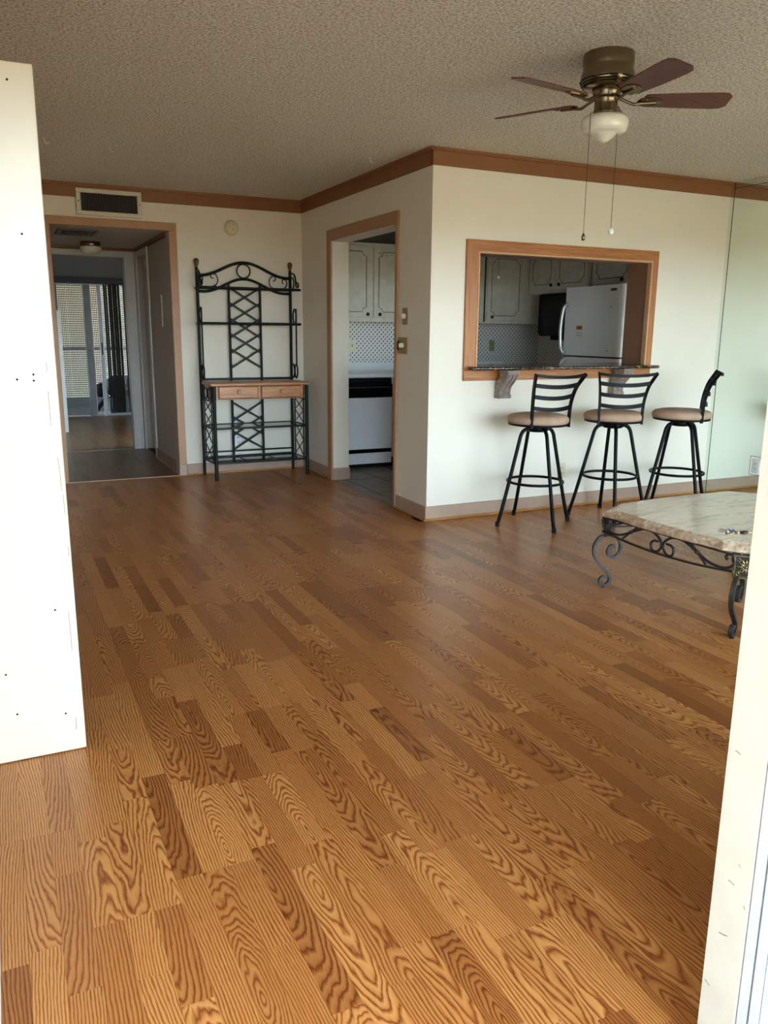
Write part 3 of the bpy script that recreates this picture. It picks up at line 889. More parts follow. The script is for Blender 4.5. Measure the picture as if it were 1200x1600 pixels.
# mirrored wall
mr = thing('mirror_wall', 'floor to ceiling greenish mirror covering the right wall', 'mirror', (XR - .003, 3.0, 0))
B(XR - .005, XR, .9, 4.768, .004, 2.390).build('mirror_panel', m_mirror, mr)
B(XR - .005, XR, 4.773, YP, .004, 2.437).build('edge_strip', m_mirror, mr)
B(XR - .005, XR, .9, 4.768, 2.394, 2.437).build('top_strip', m_mirror, mr)
B(XR - .0065, XR - .001, 4.7681, 4.7729, .004, 2.437).build('seam', m_ventdark, mr)
B(XR - .0062, XR - .001, .9, 4.768, 2.3901, 2.3939).build('seam', m_ventdark, mr)
oc = MB()
for a in ((4.245, 4.248, .225, .372), (4.360, 4.363, .225, .372), (4.248, 4.360, .369, .372), (4.248, 4.360, .225, .228)):
    oc.box(XR - .0058, XR - .0052, *a)
oc.build('cutout_edge', m_ventdark, mr)

# ================================================================== BAR COUNTER, CORBELS
ct = thing('bar_counter', 'dark polished granite bar counter in the oak framed serving opening', 'counter', (3.74, 4.9, 1.037))
zt_, zb_ = 1.064, 1.0405
poly = [(2.915, 4.705), (3.0, 4.690), (3.75, 4.655), (4.44, 4.625), (4.50, 4.632), (4.525, 4.66), (4.525, 4.784), (px1 - .001, 4.784), (px1 - .001, 5.12), (px0 + .001, 5.12), (px0 + .001, 4.784), (2.93, 4.784)]
MB().prism(poly, zb_, zt_).build('slab', m_granite, ct)
MB().tube([(x, y, (zt_ + zb_) / 2) for x, y in poly[:6]], .0116, 8, upv=(0, 0, 1)).build('rounded_edge', m_granite, ct)

def corbel(xc_, label):
    t = thing('corbel', label, 'corbel', (xc_, YP, .843))
    hw = .045
    back = cr([(.003, .843), (.003, .90), (.008, .935), (.035, .968), (.062, .985), (.066, 1.015), (.060, 1.0395)], 5)
    front = cr([(.165, 1.0395), (.168, 1.015), (.150, .985), (.122, .958), (.085, .925), (.072, .90), (.070, .872), (.074, .860), (.074, .843)], 5)
    po = [(p[0], p[1]) for p in [Vector((a[0], a[1], 0)) for a in back]] + [(p[0], p[1]) for p in front]
    fn = lambda a, b, h: (h, YP - .0 - a if a > .02 else YP - .0205 * (1 if b > .966 else 0) - a, b)
    MB().prism(po, xc_ - hw, xc_ + hw, fn).build('scroll_body', m_corbel, t)
    for u in (-.03, 0, .03):
        pts = [(xc_ + u, YP - p[0] - .001, p[1]) for p in front[6:26]]
        MB().tube(pts, .0075, 6, upv=(1, 0, 0)).build('carved_rib', m_corbel, t)
    for z in (.851, .862):
        B(xc_ - hw - .004, xc_ + hw + .004, YP - .080, YP - .003, z - .004, z + .003, bev=.002).build('foot_band', m_corbel, t)
    B(xc_ - hw - .006, xc_ + hw + .006, YP - .172, YP - .060, 1.026, 1.0395, bev=.003).build('cap', m_corbel, t)
    ro = MB().lathe([(.0001, -.010), (.006, -.009), (.008, 0)], 10, (xc_, YP - .071, .890), 'y')
    for i in range(8):
        a = i * math.pi / 4
        ro.lathe([(.0001, -.007), (.005, -.004), (.006, 0)], 6, (xc_ + .014 * math.cos(a), YP - .071, .890 + .014 * math.sin(a)), 'y')
    ro.build('rosette', m_corbel, t)
    return t
corbel(3.205, 'carved grey corbel under the left end of the granite counter')
corbel(4.225, 'carved grey corbel under the right end of the granite counter')

# ================================================================== BAR STOOLS
def make_stool(label, cx, cy, leg_rot, back_dir):
    t = thing('bar_stool', label, 'bar stool', (cx, cy, 0), 1e-9, 'swivel bar stools at the counter')
    cush = [(.0001, .700), (.192, .700), (.204, .708), (.208, .724), (.204, .740), (.188, .753), (.15, .762), (.08, .766), (.0001, .767)]
    MB().lathe(cush, 36).build('seat_cushion', m_suede, t)
    MB().lathe([(.0001, .682), (.17, .684), (.198, .688), (.201, .700), (.0001, .700)], 36).build('seat_plate', m_black, t)
    MB().lathe([(.0001, .642), (.06, .642), (.075, .652), (.075, .682), (.0001, .682)], 20).build('swivel_plate', m_black, t)
    for i in range(4):
        a = R(leg_rot + 90 * i); c, s_ = math.cos(a), math.sin(a)
        prof = [(.03, .664), (.075, .662), (.105, .650), (.124, .622), (.135, .580), (.168, .44), (.201, .30), (.24, .14), (.2745, .012)]
        lg = MB().tube(cr([(r * c, r * s_, z) for r, z in prof], 4), .0125, 10, upv=(-s_, c, 0)).build('leg', m_black, t)
        MB().lathe([(.0001, 0), (.0145, 0), (.0155, .012), (.0145, .03), (.0001, .03)], 10, (.2755 * c, .2755 * s_, 0)).build('rubber_foot', m_void, lg)
    MB().tube([(.188 * math.cos(2 * math.pi * i / 40), .188 * math.sin(2 * math.pi * i / 40), .300) for i in range(40)], .0095, 8, True, (0, 0, 1)).build('foot_ring', m_black, t)
    b = R(back_dir); ux, uy = math.cos(b), math.sin(b); vx, vy = -uy, ux
    W_ = lambda o, l, z: (o * ux + l * vx, o * uy + l * vy, z)
    def upright(sg):
        return cr([W_(.132, .153 * sg, .680), W_(.134, .153 * sg, .76), W_(.142, .157 * sg, .85), W_(.166, .171 * sg, .94), W_(.200, .190 * sg, 1.00), W_(.222, .203 * sg, 1.035)], 5)
    for sg in (-1, 1):
        up_ = upright(sg)
        MB().bar(up_, .024, .012, (vx, vy, 0)).build('back_upright', m_black, t)
    def rail(n_, z, hgt, bow):
        pts_ = upright(1)
        # interpolate offset and half-width at this height
        p = min(pts_, key=lambda q: abs(q[2] - z))
        off = p[0] * ux + p[1] * uy; half = p[0] * vx + p[1] * vy
        pts = [W_(off + bow * (1 - (k / 8 - 1) ** 2), half * (k / 8 - 1), z - .014 * (1 - (k / 8 - 1) ** 2)) for k in range(17)]
        MB().bar(pts, .008, hgt, (0, 0, 1)).build(n_, m_black, t)
    rail('top_rail', 1.030, .020, .035)
    for z in (.965, .890, .815): rail('back_slat', z, .027, .028)
    return t
make_stool('left bar stool, tan seat, ladder back, under the left corbel', 3.28, 4.44, -6, 271)
make_stool('middle bar stool, tan seat, ladder back, behind the marble table corner', 3.915, 4.42, 60, 249)
make_stool('right bar stool turned sideways against the mirrored wall, back seen edge-on', 4.475, 4.335, -8, 315)

# ================================================================== CEILING FAN
FX, FY = 2.45, 2.95
fan = thing('ceiling_fan', 'antique brass ceiling fan with dark wood blades and opal light', 'ceiling fan', (FX, FY, H))
prof = [(.0001, 2.44), (.104, 2.44), (.106, 2.436), (.106, 2.398), (.103, 2.388), (.103, 2.384), (.107, 2.372), (.112, 2.350), (.112, 2.336), (.106, 2.322), (.094, 2.308), (.0001, 2.306)]
MB().lathe(prof[::-1], 48, (FX, FY, 0)).build('motor_housing', m_fanbrass, fan)
for k, (z, r) in enumerate(((2.334, .1125), (2.324, .108), (2.315, .1015))):
    sl = MB()
    for j in range(7):
        pts = [(FX + r * math.cos(a), FY + r * math.sin(a), z) for a in [2 * math.pi * j / 7 + (.1 + .7 * q / 6) for q in range(7)]]
        sl.tube(pts, .0032, 5, upv=(0, 0, 1))
    sl.build('cooling_slots', m_void, fan)
MB().lathe([(.0001, 2.268), (.050, 2.268), (.054, 2.276), (.060, 2.290), (.062, 2.306), (.0001, 2.306)], 32, (FX, FY, 0)).build('flywheel', m_fanbrass, fan)
MB().lathe([(.0001, 2.206), (.052, 2.206), (.054, 2.212), (.050, 2.216), (.048, 2.262), (.054, 2.268), (.0001, 2.268)], 32, (FX, FY, 0)).build('switch_housing', m_fanbrass, fan)
MB().lathe([(.046, 2.206), (.060, 2.203), (.088, 2.196), (.0985, 2.183), (.1005, 2.170), (.097, 2.152), (.090, 2.137), (.082, 2.1325), (.060, 2.1305), (.050, 2.127), (.036, 2.112), (.018, 2.099), (.008, 2.0955), (.0001, 2.095)][::-1], 40, (FX, FY, 0)).build('light_globe', m_opal, fan)
for a0 in (117.5, 189.5, 261.5, 333.5, 45.5):
    a = R(a0)
    M = Matrix.Translation((FX, FY, 2.262)) @ Matrix.Rotation(a, 4, 'Z') @ Matrix.Rotation(R(-13), 4, 'X')
    out = [(.165, -.046), (.30, -.056), (.46, -.062), (.500, -.058), (.520, -.038), (.520, .038), (.500, .058), (.46, .062), (.30, .056), (.165, .046), (.155, .03), (.155, -.03)]
    bl_ = MB().prism(out, -.003, .003).xf(M)
    bo = bl_.build('blade', m_blade, fan)
    ir = MB()
    ir.tube(cr([(.05, 0, .012), (.085, 0, -.004), (.115, 0, -.016), (.15, 0, -.012), (.21, 0, -.009)], 5), .0065, 8, upv=(0, 1, 0))
    ir.prism([(.145, -.030), (.20, -.036), (.235, -.018), (.242, 0), (.235, .018), (.20, .036), (.145, .030), (.130, 0)], -.0075, -.0032)
    for x, y in ((.165, -.022), (.165, .022), (.222, 0)):
        ir.lathe([(.0001, -.011), (.005, -.010), (.006, -.0075)], 8, (x, y, 0))
    ir.xf(M).build('blade_iron', m_fanbrass, fan)
for (xa, ya, zb, nm) in ((2.335, 2.905, 1.712, 'a'), (2.483, 2.905, 1.742, 'b')):
    top = Vector((FX + (xa - FX) * .45, FY + (ya - FY) * .45, 2.222))
    MB().tube([top, Vector((xa, ya, 2.19)) if nm == 'a' else Vector((xa, ya + .0, 2.15)), (xa, ya, 2.05), (xa, ya, zb)] if nm == 'a' else [(xa, ya, 2.21), (xa, ya, 2.0), (xa, ya, zb)], .0012, 5, upv=(0, 1, 0)).build('pull_chain', m_chain, fan)
    if nm == 'a': MB().lathe([(.0001, zb - .030), (.007, zb - .028), (.008, zb - .014), (.004, zb), (.0001, zb + .002)], 12, (xa, ya, 0)).build('chain_pull', m_fanbrass, fan)
    else: MB().lathe([(.0001, zb - .028), (.008, zb - .026), (.0135, zb - .014), (.008, zb - .003), (.0001, zb)], 12, (xa, ya, 0), smooth=False).build('crystal_pull', m_crystal, fan)

# ================================================================== METAL RACK
rk = thing('bakers_rack', 'dark green metal rack with oak drawers and arched lattice back', 'rack', (2.08, 7.1, 0))
yb_, yfr = 7.232, 6.885
xl_, xr_ = 1.650, 2.500
def rp(n_, mb, m=m_green, p=rk): return mb.build(n_, m, p)
for x in (xl_, xr_):
    rp('back_post', MB().tube([(x, yb_, 0), (x, yb_, 1.822)], .0135, 10))
    rp('finial', MB().lathe([(.0001, 1.818), (.012, 1.82), (.013, 1.835), (.021, 1.862), (.022, 1.880), (.015, 1.896), (.0001, 1.900)], 14, (x, yb_, 0)), m_finial)
for x in (1.675, 2.518):
    rp('front_leg', MB().tube([(x, yfr, 0), (x, yfr, .818)], .0165, 12))
def archz(x, base_, top_, half, cx=2.072):
    t_ = min(1, abs(x - cx) / half); return base_ + (top_ - base_) * (1 + math.cos(math.pi * t_)) / 2
xs = [xl_ + (xr_ - xl_) * i / 40 for i in range(41)]
rp('top_arch', MB().tube([(x, yb_, archz(x, 1.757, 1.878, .40)) for x in xs], .0125, 8, upv=(0, 1, 0)))
rp('lower_arch', MB().tube([(x, yb_, archz(x, 1.622, 1.738, .37)) for x in xs], .0115, 8, upv=(0, 1, 0)))
rp('arch_ring', MB().tube([(2.066 + .060 * math.cos(2 * math.pi * i / 28), yb_, 1.806 + .060 * math.sin(2 * math.pi * i / 28)) for i in range(28)], .0065, 8, True, (0, 1, 0)))
Cl = [(1.793, 1.734), (1.775, 1.743), (1.771, 1.767), (1.795, 1.777), (1.823, 1.76), (1.834, 1.719), (1.82, 1.687), (1.791, 1.668)]
Cr = [(2.339, 1.729), (2.36, 1.742), (2.357, 1.767), (2.335, 1.773), (2.309, 1.749), (2.302, 1.717), (2.313, 1.684), (2.338, 1.666)]
Cs = [(2.433, 1.707), (2.425, 1.73), (2.436, 1.747), (2.456, 1.745), (2.468, 1.722), (2.463, 1.689), (2.439, 1.665)]
for c in (Cl, Cr, Cs, [(4.146 - x - .02, z) for x, z in Cs]):
    rp('scroll', MB().tube(cr([(x, yb_, z) for x, z in c], 4), .005, 6, upv=(0, 1, 0)))
for x in (1.926, 2.212):
    rp('lattice_post', MB().tube([(x, yb_, .17), (x, yb_, archz(x, 1.622, 1.738, .37))], .0115, 8))
def lattice(zc, zmin=None, zmax=None):
    for sg in (-1, 1):
        za, zb2 = zc - .083 * sg, zc + .083 * sg
        xa, xb2 = 1.930, 2.208
        if zmax is not None:
            f = lambda z: xa + (xb2 - xa) * (z - za) / (zb2 - za)
            if za > zmax: xa, za = f(zmax), zmax
            elif zb2 > zmax: xb2, zb2 = f(zmax), zmax
        rp('lattice_bar', MB().bar([(xa, yb_ + .002 * sg, za), (xb2, yb_ + .002 * sg, zb2)], .018, .004, (0, 1, 0)))
for k in range(5): lattice(1.580 - .134 * k)
for k in range(3): lattice(.567 - .133 * k, zmax=.70 if k == 0 else None)
for z in (.862, .205, .160):
    rp('back_rail', MB().bar([(xl_, yb_, z), (xr_, yb_, z)], .010, .022 if z > .5 else .014, (0, 0, 1)))
for z in (1.650, 1.350):
    ysf = 7.055
    rp('shelf_rail', MB().tube([(1.612, ysf, z), (2.528, ysf, z)], .0115, 8))
    rp('shelf_rail', MB().tube([(xl_, yb_, z), (xr_, yb_, z)], .0075, 8))
    for x in (1.632, 2.505):
        rp('shelf_arm', MB().tube([(x, yb_, z), (x, ysf, z)], .008, 8))
    for x in (1.612, 2.528): rp('rail_ball', MB().lathe([(.0001, -.012), (.009, -.008), (.012, 0), (.009, .008), (.0001, .012)], 10, (x, ysf, z), 'x'))
for x in (1.640, 2.497):
    rp('side_rod', MB().tube([(x, 7.075, .986), (x, 7.075, 1.485)], .0075, 8))
    for (y, z, ry, rz_) in ((7.115, 1.418, .042, .066), (7.175, .932, .038, .062), (7.090, .932, .038, .062)):
        rp('side_ring', MB().tube([(x, y + ry * math.cos(2 * math.pi * i / 24), z + rz_ * math.sin(2 * math.pi * i / 24)) for i in range(24)], .0075, 8, True, (1, 0, 0)))
    sc = [(7.213, 1.787), (7.153, 1.797), (7.097, 1.775), (7.07, 1.723), (7.06, 1.681), (7.015, 1.670), (7.005, 1.697), (7.035, 1.712)]
    rp('side_scroll', MB().tube(cr([(x, y, z) for y, z in sc], 4), .0075, 6, upv=(1, 0, 0)))
    sc2 = [(7.199, 1.758), (7.155, 1.76), (7.12, 1.717), (7.145, 1.667), (7.204, 1.665)]
    rp('side_scroll', MB().tube(cr([(x, y, z) for y, z in sc2], 4), .006, 6, upv=(1, 0, 0)))
# oak desk
rp('desk_top', B(1.648, 2.538, 6.858, 7.215, .822, .846, bev=.007), m_oak)
rp('drawer_case', B(1.700, 2.490, 6.900, 7.16, .702, .822), m_oak)
for (x0, x1) in ((1.722, 2.068), (2.102, 2.462)):
    dr = rp('drawer', B(x0, x1, 6.884, 6.8999, .716, .814, bev=.004), m_oak)
    g_ = MB(); g_.box(x0 - .007, x1 + .007, 6.8985, 6.8997, .709, .821); g_.build('drawer_gap', m_oakdark, rk)
    cx_ = (x0 + x1) / 2
    MB().lathe([(.0001, -.032), (.012, -.031), (.0185, -.023), (.0185, -.016), (.009, -.008), (.009, 0)], 16, (cx_, 6.884, .770), 'y').build('drawer_knob', m_bead, dr, org=rk['_o'])
# lower shelves and side lattices
for z, thick in ((.455, .018), (.150, .016)):
    rp('shelf_frame', MB().bar([(1.675, yfr, z), (2.518, yfr, z)], .012, thick, (0, 0, 1)))
    rp('shelf_frame', MB().bar([(xl_, yb_ - .02, z), (xr_, yb_ - .02, z)], .012, thick, (0, 0, 1)))
    for x0, x1 in ((1.675, xl_), (2.518, xr_)):
        rp('shelf_side', MB().bar([(x0, yfr, z), (x1, yb_, z)], .012, thick, (0, 0, 1)))
    n = 3 if z < .3 else 1
    for k in range(n):
        xa = 1.690 + k * .82 / n; rp('glass_shelf', B(xa + .003, xa + .82 / n - .003, yfr + .012, yb_ - .03, z - .001, z + .004), m_smoke)
    if n == 3:
        for k in (1, 2): rp('cross_bar', MB().bar([(1.690 + k * .82 / 3, yfr, z), (1.690 + k * .82 / 3, yb_ - .02, z)], .008, .012, (0, 0, 1)))
for x0, x1 in ((1.675, xl_), (2.518, xr_)):
    L = lambda s_, z: (x0 + (x1 - x0) * s_, yfr + (yb_ - yfr) * s_, z)
    for s_ in (.22, .80): rp('side_bar', MB().tube([L(s_, .15), L(s_, .82)], .006, 6))
    for z in (.69, .30): rp('side_crosspiece', MB().tube([L(0, z), L(1, z)], .006, 6)) if z > .5 else None
    for (zz0, zz1, n) in ((.165, .455, 2), (.47, .69, 2)):
        h1 = (zz1 - zz0) / n
        for k in range(n):
            za = zz0 + k * h1
            rp('side_lattice_bar', MB().tube(cr([L(.22, za), L(.51, za + h1 * .5), L(.80, za + h1)], 3), .0045, 6, upv=(1, 0, 0)))
            rp('side_lattice_bar', MB().tube(cr([L(.80, za), L(.51, za + h1 * .5), L(.22, za + h1)], 3), .0045, 6, upv=(1, 0, 0)))
    for y_ in (.36, .66):
        rp('side_ring', MB().tube([L(y_ + .13 * math.cos(2 * math.pi * i / 20), .752 + .05 * math.sin(2 * math.pi * i / 20)) for i in range(20)], .005, 6, True, (1, 0, 0)))

# ================================================================== COFFEE TABLE
RZ = R(2.2)
tb = thing('coffee_table', 'beige marble topped coffee table with scrolled iron legs and brass plaques', 'table', (3.284, 2.73, 0), RZ)
hx_, hy_, cc = .55, .48, .092
def edge(p, q, amp, n=16):
    """serpentine edge from corner p to corner q, bowed towards the middle"""
    P, Q = Vector((*p, 0)), Vector((*q, 0)); d = Q - P; nrm = Vector((d.y, -d.x, 0)).normalized(); out = []
    for i in range(n):
        t_ = i / n
        out.append(P + d * t_ + nrm * amp * (-math.sin(2 * math.pi * (t_ * 1.0) + 0) * 0 + (1 - math.cos(2 * math.pi * t_)) / 2 - .9 * (math.sin(math.pi * min(t_, 1 - t_) * 4) if min(t_, 1 - t_) < .25 else 0)))
    return out
def outline(g_):
    a, b = hx_ - g_, hy_ - g_; c = cc
    pts = []
    pts += edge((-a + c, -b), (a - c, -b), .012) + edge((a, -b + c), (a, b - c), .010) + edge((a - c, b), (-a + c, b), .012) + edge((-a, b - c), (-a, -b + c), .010)
    return pts
def loft(name, rings, mat, cap_top=False, cap_bot=False):
    mb = MB(); n = len(outline(0)); vs = []
    for g_, z in rings: vs += [(p.x, p.y, z) for p in outline(g_)]
    fs = []
    for r in range(len(rings) - 1):
        for i in range(n):
            j = (i + 1) % n
            fs.append((r * n + i, r * n + j, (r + 1) * n + j, (r + 1) * n + i))
    mb.add(vs, fs, False)
    if cap_top: mb.add(vs[-n:], [tuple(range(n))])
    if cap_bot: mb.add(vs[:n], [tuple(range(n))[::-1]])
    return mb.build(name, mat, tb)
loft('edge_band', [(.03, .383), (.006, .383), (-.002, .389), (-.002, .402), (.006, .409), (.010, .412), (.026, .424)], m_marble_edge, False, True)
loft('marble_top', [(.026, .4235), (.028, .4252)], m_marble, True, False)
# iron corners: post, scroll leg, plaque
legp = [(961, 855), (956, 855), (951, 859), (950, 867), (956, 873), (965, 872), (971, 862), (970, 850), (962, 841), (948, 837), (934, 842), (926, 855), (927, 870), (936, 884), (950, 897), (956, 906), (955, 914), (948, 919), (941, 916), (939, 910), (944, 905), (949, 907)]
LP = [((946 - x) / 325, (922 - y) / 300) for x, y in legp]
for sx in (-1, 1):
    for sy in (-1, 1):
        ox, oy = sx * (hx_ - cc / 2 - .010), sy * (hy_ - cc / 2 - .010)
        dx, dy = sx * .7071, sy * .7071
        nx_, ny_ = -dy, dx
        # the scrolled leg turns towards the long end of the table
        lx, ly = sx * math.cos(R(22)), sy * math.sin(R(22))
        qx, qy = ox - sx * .022 * .7071 + lx * .0, oy - sy * .022 * .7071
        qx, qy = ox + sx * .020, oy - sy * .020
        P3 = lambda u, z: (qx + lx * u, qy + ly * u, z)
        lg = MB()
        lg.sweep(cr([P3(u - .012, z) for u, z in LP], 4), [(-.007, -.010), (.007, -.010), (.007, .010), (-.007, .010)], (-ly, lx, 0), False, False)
        leg_o = lg.build('leg', m_iron, tb)
        MB().lathe([(.0001, 0), (.010, 0), (.011, .006), (.0001, .008)], 10, P3(-.012, 0)).build('foot_pad', m_void, leg_o)
        pb = MB()
        for w_ in (-.030, .030):
            q = (ox + nx_ * w_ - dx * .012, oy + ny_ * w_ - dy * .012)
            pb.bar([(q[0], q[1], .275), (q[0], q[1], .383)], .012, .012, (dx, dy, 0))
        q = (ox - dx * .020, oy - dy * .020); pb.bar([(q[0], q[1], .275), (q[0], q[1], .383)], .024, .018, (dx, dy, 0))
        pb.build('corner_post', m_iron, tb)
        # plaque on the chamfered corner
        rot = Matrix(((nx_, dx, 0, ox), (ny_, dy, 0, oy), (0, 0, 1, 0), (0, 0, 0, 1)))
        pl = MB().box(-.048, .048, -.006, .004, .276, .380, bev=.002).xf(rot).build('plaque', m_bronzedark, tb)
        fl = MB()
        for (x0, x1, z0, z1) in ((-.048, .048, .276, .284), (-.048, .048, .372, .380), (-.048, -.041, .284, .372), (.041, .048, .284, .372)):
            fl.box(x0, x1, .004, .009, z0, z1, bev=.002)
        for i in range(12):
            a = 2 * math.pi * i / 12; r0 = .022 if i % 2 else .017
            MM = Matrix.Translation((0, .006, .329)) @ Matrix.Rotation(-a, 4, 'Y')
            p_ = MB().lathe([(.0001, -.016), (.0042, -.006), (.0052, .002), (.0035, .011), (.0001, .016)], 8); p_.xf(MM @ Matrix.Translation((0, 0, r0)))
            fl.add(p_.v, p_.f, True)
        for sx2 in (-1, 1):
            for sz in (-1, 1):
                for q_, r_ in ((.031, .0065), (.024, .0045)):
                    fl.tube([(sx2 * q_ + r_ * math.cos(t_ * .5), .0065, .329 + sz * q_ + r_ * math.sin(t_ * .5)) for t_ in range(11)], .0022, 5, upv=(0, 1, 0))
        for k in range(10): fl.lathe([(.0001, .012), (.0035, .010), (.004, .006)][::-1], 6, (-.036 + .008 * k, 0, .289), 'y')
        fl.lathe([(.0001, .015), (.006, .013), (.008, .006)][::-1], 10, (0, 0, .329), 'y')
        fl.xf(rot).build('flower_relief', m_bronze, pl)
# apron scrollwork, one per side
SC = [(2.703, .339), (2.675, .337), (2.658, .318), (2.668, .290), (2.700, .290), (2.722, .320), (2.712, .350), (2.675, .374), (2.635, .380), (2.593, .374), (2.528, .345), (2.466, .317), (2.393, .309), (2.346, .326), (2.333, .352), (2.340, .374), (2.365, .377), (2.378, .362), (2.368, .350)]
SC = [((2.727 - y), z) for y, z in SC]      # distance from the middle of the side
for side in range(4):
    lenh = (hx_ if side % 2 else hy_) - cc * .9
    off = (hy_ if side % 2 else hx_) - .014
    scl = lenh / .392
    def Q(s_, z, side=side, off=off):
        return [(-off, s_, z), (s_, -off, z), (off, s_, z), (s_, off, z)][side]
    nrm = [(1, 0, 0), (0, 1, 0), (1, 0, 0), (0, 1, 0)][side]
    ap_ = MB()
    ap_.bar([Q(lenh * (k / 10 - 1), .281 + .026 * (k / 10 - 1) ** 2) for k in range(21)], .008, .012, nrm)
    apron = ap_.build('apron_bar', m_iron, tb)
    MB().bar([Q(-lenh, .379), Q(lenh, .379)], .007, .010, nrm).build('apron_top_bar', m_iron, tb)
    for sg in (-1, 1):
        MB().tube(cr([Q(sg * s_ * scl, z) for s_, z in SC], 4), .0065, 7, upv=nrm).build('apron_scroll', m_iron, tb)
        MB().tube([Q(sg * .160 * scl, .378), Q(sg * .250 * scl, .300)], .0055, 7, upv=nrm).build('apron_strut', m_iron, tb)
        MB().lathe([(.0001, -.011), (.008, -.007), (.011, 0), (.008, .007), (.0001, .011)], 10, Q(sg * .200 * scl, .343)).build('apron_knuckle', m_iron, tb)

# keys on the table
KZ = .4255
ky = thing('key_bunch', 'bunch of keys with a blue capped key lying on the marble table', 'keys', (2.95, 2.47, KZ))
MB().tube([(2.925 + .016 * math.cos(2 * math.pi * i / 20), 2.475 + .016 * math.sin(2 * math.pi * i / 20), KZ + .006 + .004 * math.sin(2 * math.pi * i / 20)) for i in range(20)], .0014, 6, True, (0, 0, 1)).build('key_ring', m_key1, ky)
def key(a, mat, z, cap=None, r0=.012):
    M = Matrix.Translation((2.925, 2.475, KZ + z)) @ Matrix.Rotation(R(a), 4, 'Z') @ Matrix.Rotation(R(2.5), 4, 'Y')
    head = [(r0 + .011 + .012 * math.cos(2 * math.pi * i / 12), .012 * math.sin(2 * math.pi * i / 12)) for i in range(12)]
    mb = MB().prism(head, -.001, .001)
    mb.prism([(r0 + .021, -.004), (r0 + .050, -.0035), (r0 + .055, 0), (r0 + .050, .003), (r0 + .044, .0015), (r0 + .040, .0035), (r0 + .035, .002), (r0 + .030, .004), (r0 + .021, .004)], -.0009, .0009)
    k_ = mb.xf(M).build('key', mat, ky)
    if cap:
        MB().prism([(r0 + .011 + .0145 * math.cos(2 * math.pi * i / 12), .0145 * math.sin(2 * math.pi * i / 12)) for i in range(12)], -.0028, .0028).xf(M).build('key_cap', cap, k_, org=ky['_o'])
for a, mt, z, cp in ((135, m_key2, .002, None), (160, m_key1, .004, None), (100, m_key1, .006, None), (55, m_key1, .005, m_blue), (-70, m_key2, .003, None), (-40, m_key1, .005, None), (200, m_key2, .003, None)):
    key(a, mt, z, cp)
MB().lathe([(.0001, 0), (.017, .001), (.021, .005), (.017, .010), (.0001, .012)], 16, (2.962, 2.440, KZ), sy=.7).build('fob', m_fob, ky)
MB().tube([(2.94, 2.46, KZ + .004), (2.955, 2.452, KZ + .004), (2.985, 2.43, KZ + .004), (3.01, 2.415, KZ + .004)], .004, 6, upv=(0, 0, 1)).build('strap', m_key2, ky)

# ================================================================== KITCHEN
def knob(parent, o, ax, org):
    pr = [(.0001, -.026), (.012, -.025), (.017, -.018), (.016, -.010), (.007, -.005), (.007, 0)]
    if ax == 'x': pr = pr[::-1]
    MB().lathe(pr, 14, o, ax).build('knob', m_knob, parent, org=org)
def cab_door(root, a0, a1, z0, z1, plane, ax, knob_at, name='door'):
    """cabinet door with a routed glazed groove; ax 'y' faces -y, 'x' faces -x"""
    def P(a, z, d): return (a, plane - d, z) if ax == 'y' else (plane - d, a, z)
    if ax == 'y': mb = B(a0, a1, plane - .018, plane - .0005, z0, z1, bev=.003)
    else: mb = B(plane - .018, plane - .0005, a0, a1, z0, z1, bev=.003)
    d = mb.build(name, m_cab, root)
    i = .052; c = .045
    A0, A1, Z0, Z1 = a0 + i, a1 - i, z0 + i, z1 - i
    if A1 - A0 > .12:
        c = min(c, (A1 - A0) * .25, (Z1 - Z0) * .25)
        loop = []
        for (ca, cz, s0, s1) in ((A0, Z0, 1, 1), (A1, Z0, -1, 1), (A1, Z1, -1, -1), (A0, Z1, 1, -1)):
            p1 = (ca + s0 * c, cz); p2 = (ca + s0 * c * .72, cz + s1 * c * .72) ; p3 = (ca, cz + s1 * c)
            seq = [p3, p2, p1] if (s0 * s1 > 0) else [p1, p2, p3]
            loop += seq
        MB().tube([P(a, z, .0185) for a, z in loop], .0032, 5, True, (0, 1, 0) if ax == 'y' else (1, 0, 0)).build('groove', m_cabgroove, d, org=root['_o'])
    if knob_at: knob(d, P(knob_at[0], knob_at[1], .018), ax, root['_o'])
    return d
YC = 7.27
uc = thing('wall_cabinet', 'long white wall cabinet on the kitchen back wall', 'cabinet', (4.1, 7.44, 1.39))
B(XD + .146, 5.558, YC, 7.599, 1.385, 2.115).build('carcass', m_cab, uc)
cab_door(uc, 2.86, 3.327, 1.425, 2.085, YC, 'y', (3.284, 1.455))
cab_door(uc, 3.354, 3.82, 1.425, 2.085, YC, 'y', (3.413, 1.455))
cab_door(uc, 3.85, 4.20, 1.425, 2.085, YC, 'y', (4.15, 1.455))
cab_door(uc, 4.22, 4.575, 1.425, 2.085, YC, 'y', (4.27, 1.455))
cab_door(uc, 4.640, 5.085, 1.412, 2.085, YC, 'y', (4.70, 1.450))
B(4.612, 4.628, YC - .004, YC - .0002, 1.40, 2.09).build('shadow_gap', m_void, uc)
lb = MB()
for (x, z, w_) in ((3.40, 2.02, .05), (3.45, 2.028, .08), (3.47, 2.0, .04), (3.42, 1.995, .03), (3.53, 2.005, .02)):
    lb.box(x, x + w_, YC - .0192, YC - .0181, z, z + .006)
lb.build('torn_label_residue', m_corbel, uc)
XE = 5.15
ec = thing('over_fridge_cabinet', 'short white cabinet above the refrigerator', 'cabinet', (5.35, 5.66, 1.725))
B(XE, 5.558, 5.05, 6.235, 1.725, 2.115).build('carcass', m_cab, ec)
cab_door(ec, 5.70, 6.215, 1.735, 2.09, XE, 'x', (5.80, 1.768))
cab_door(ec, 5.12, 5.66, 1.735, 2.09, XE, 'x', (5.60, 1.768))
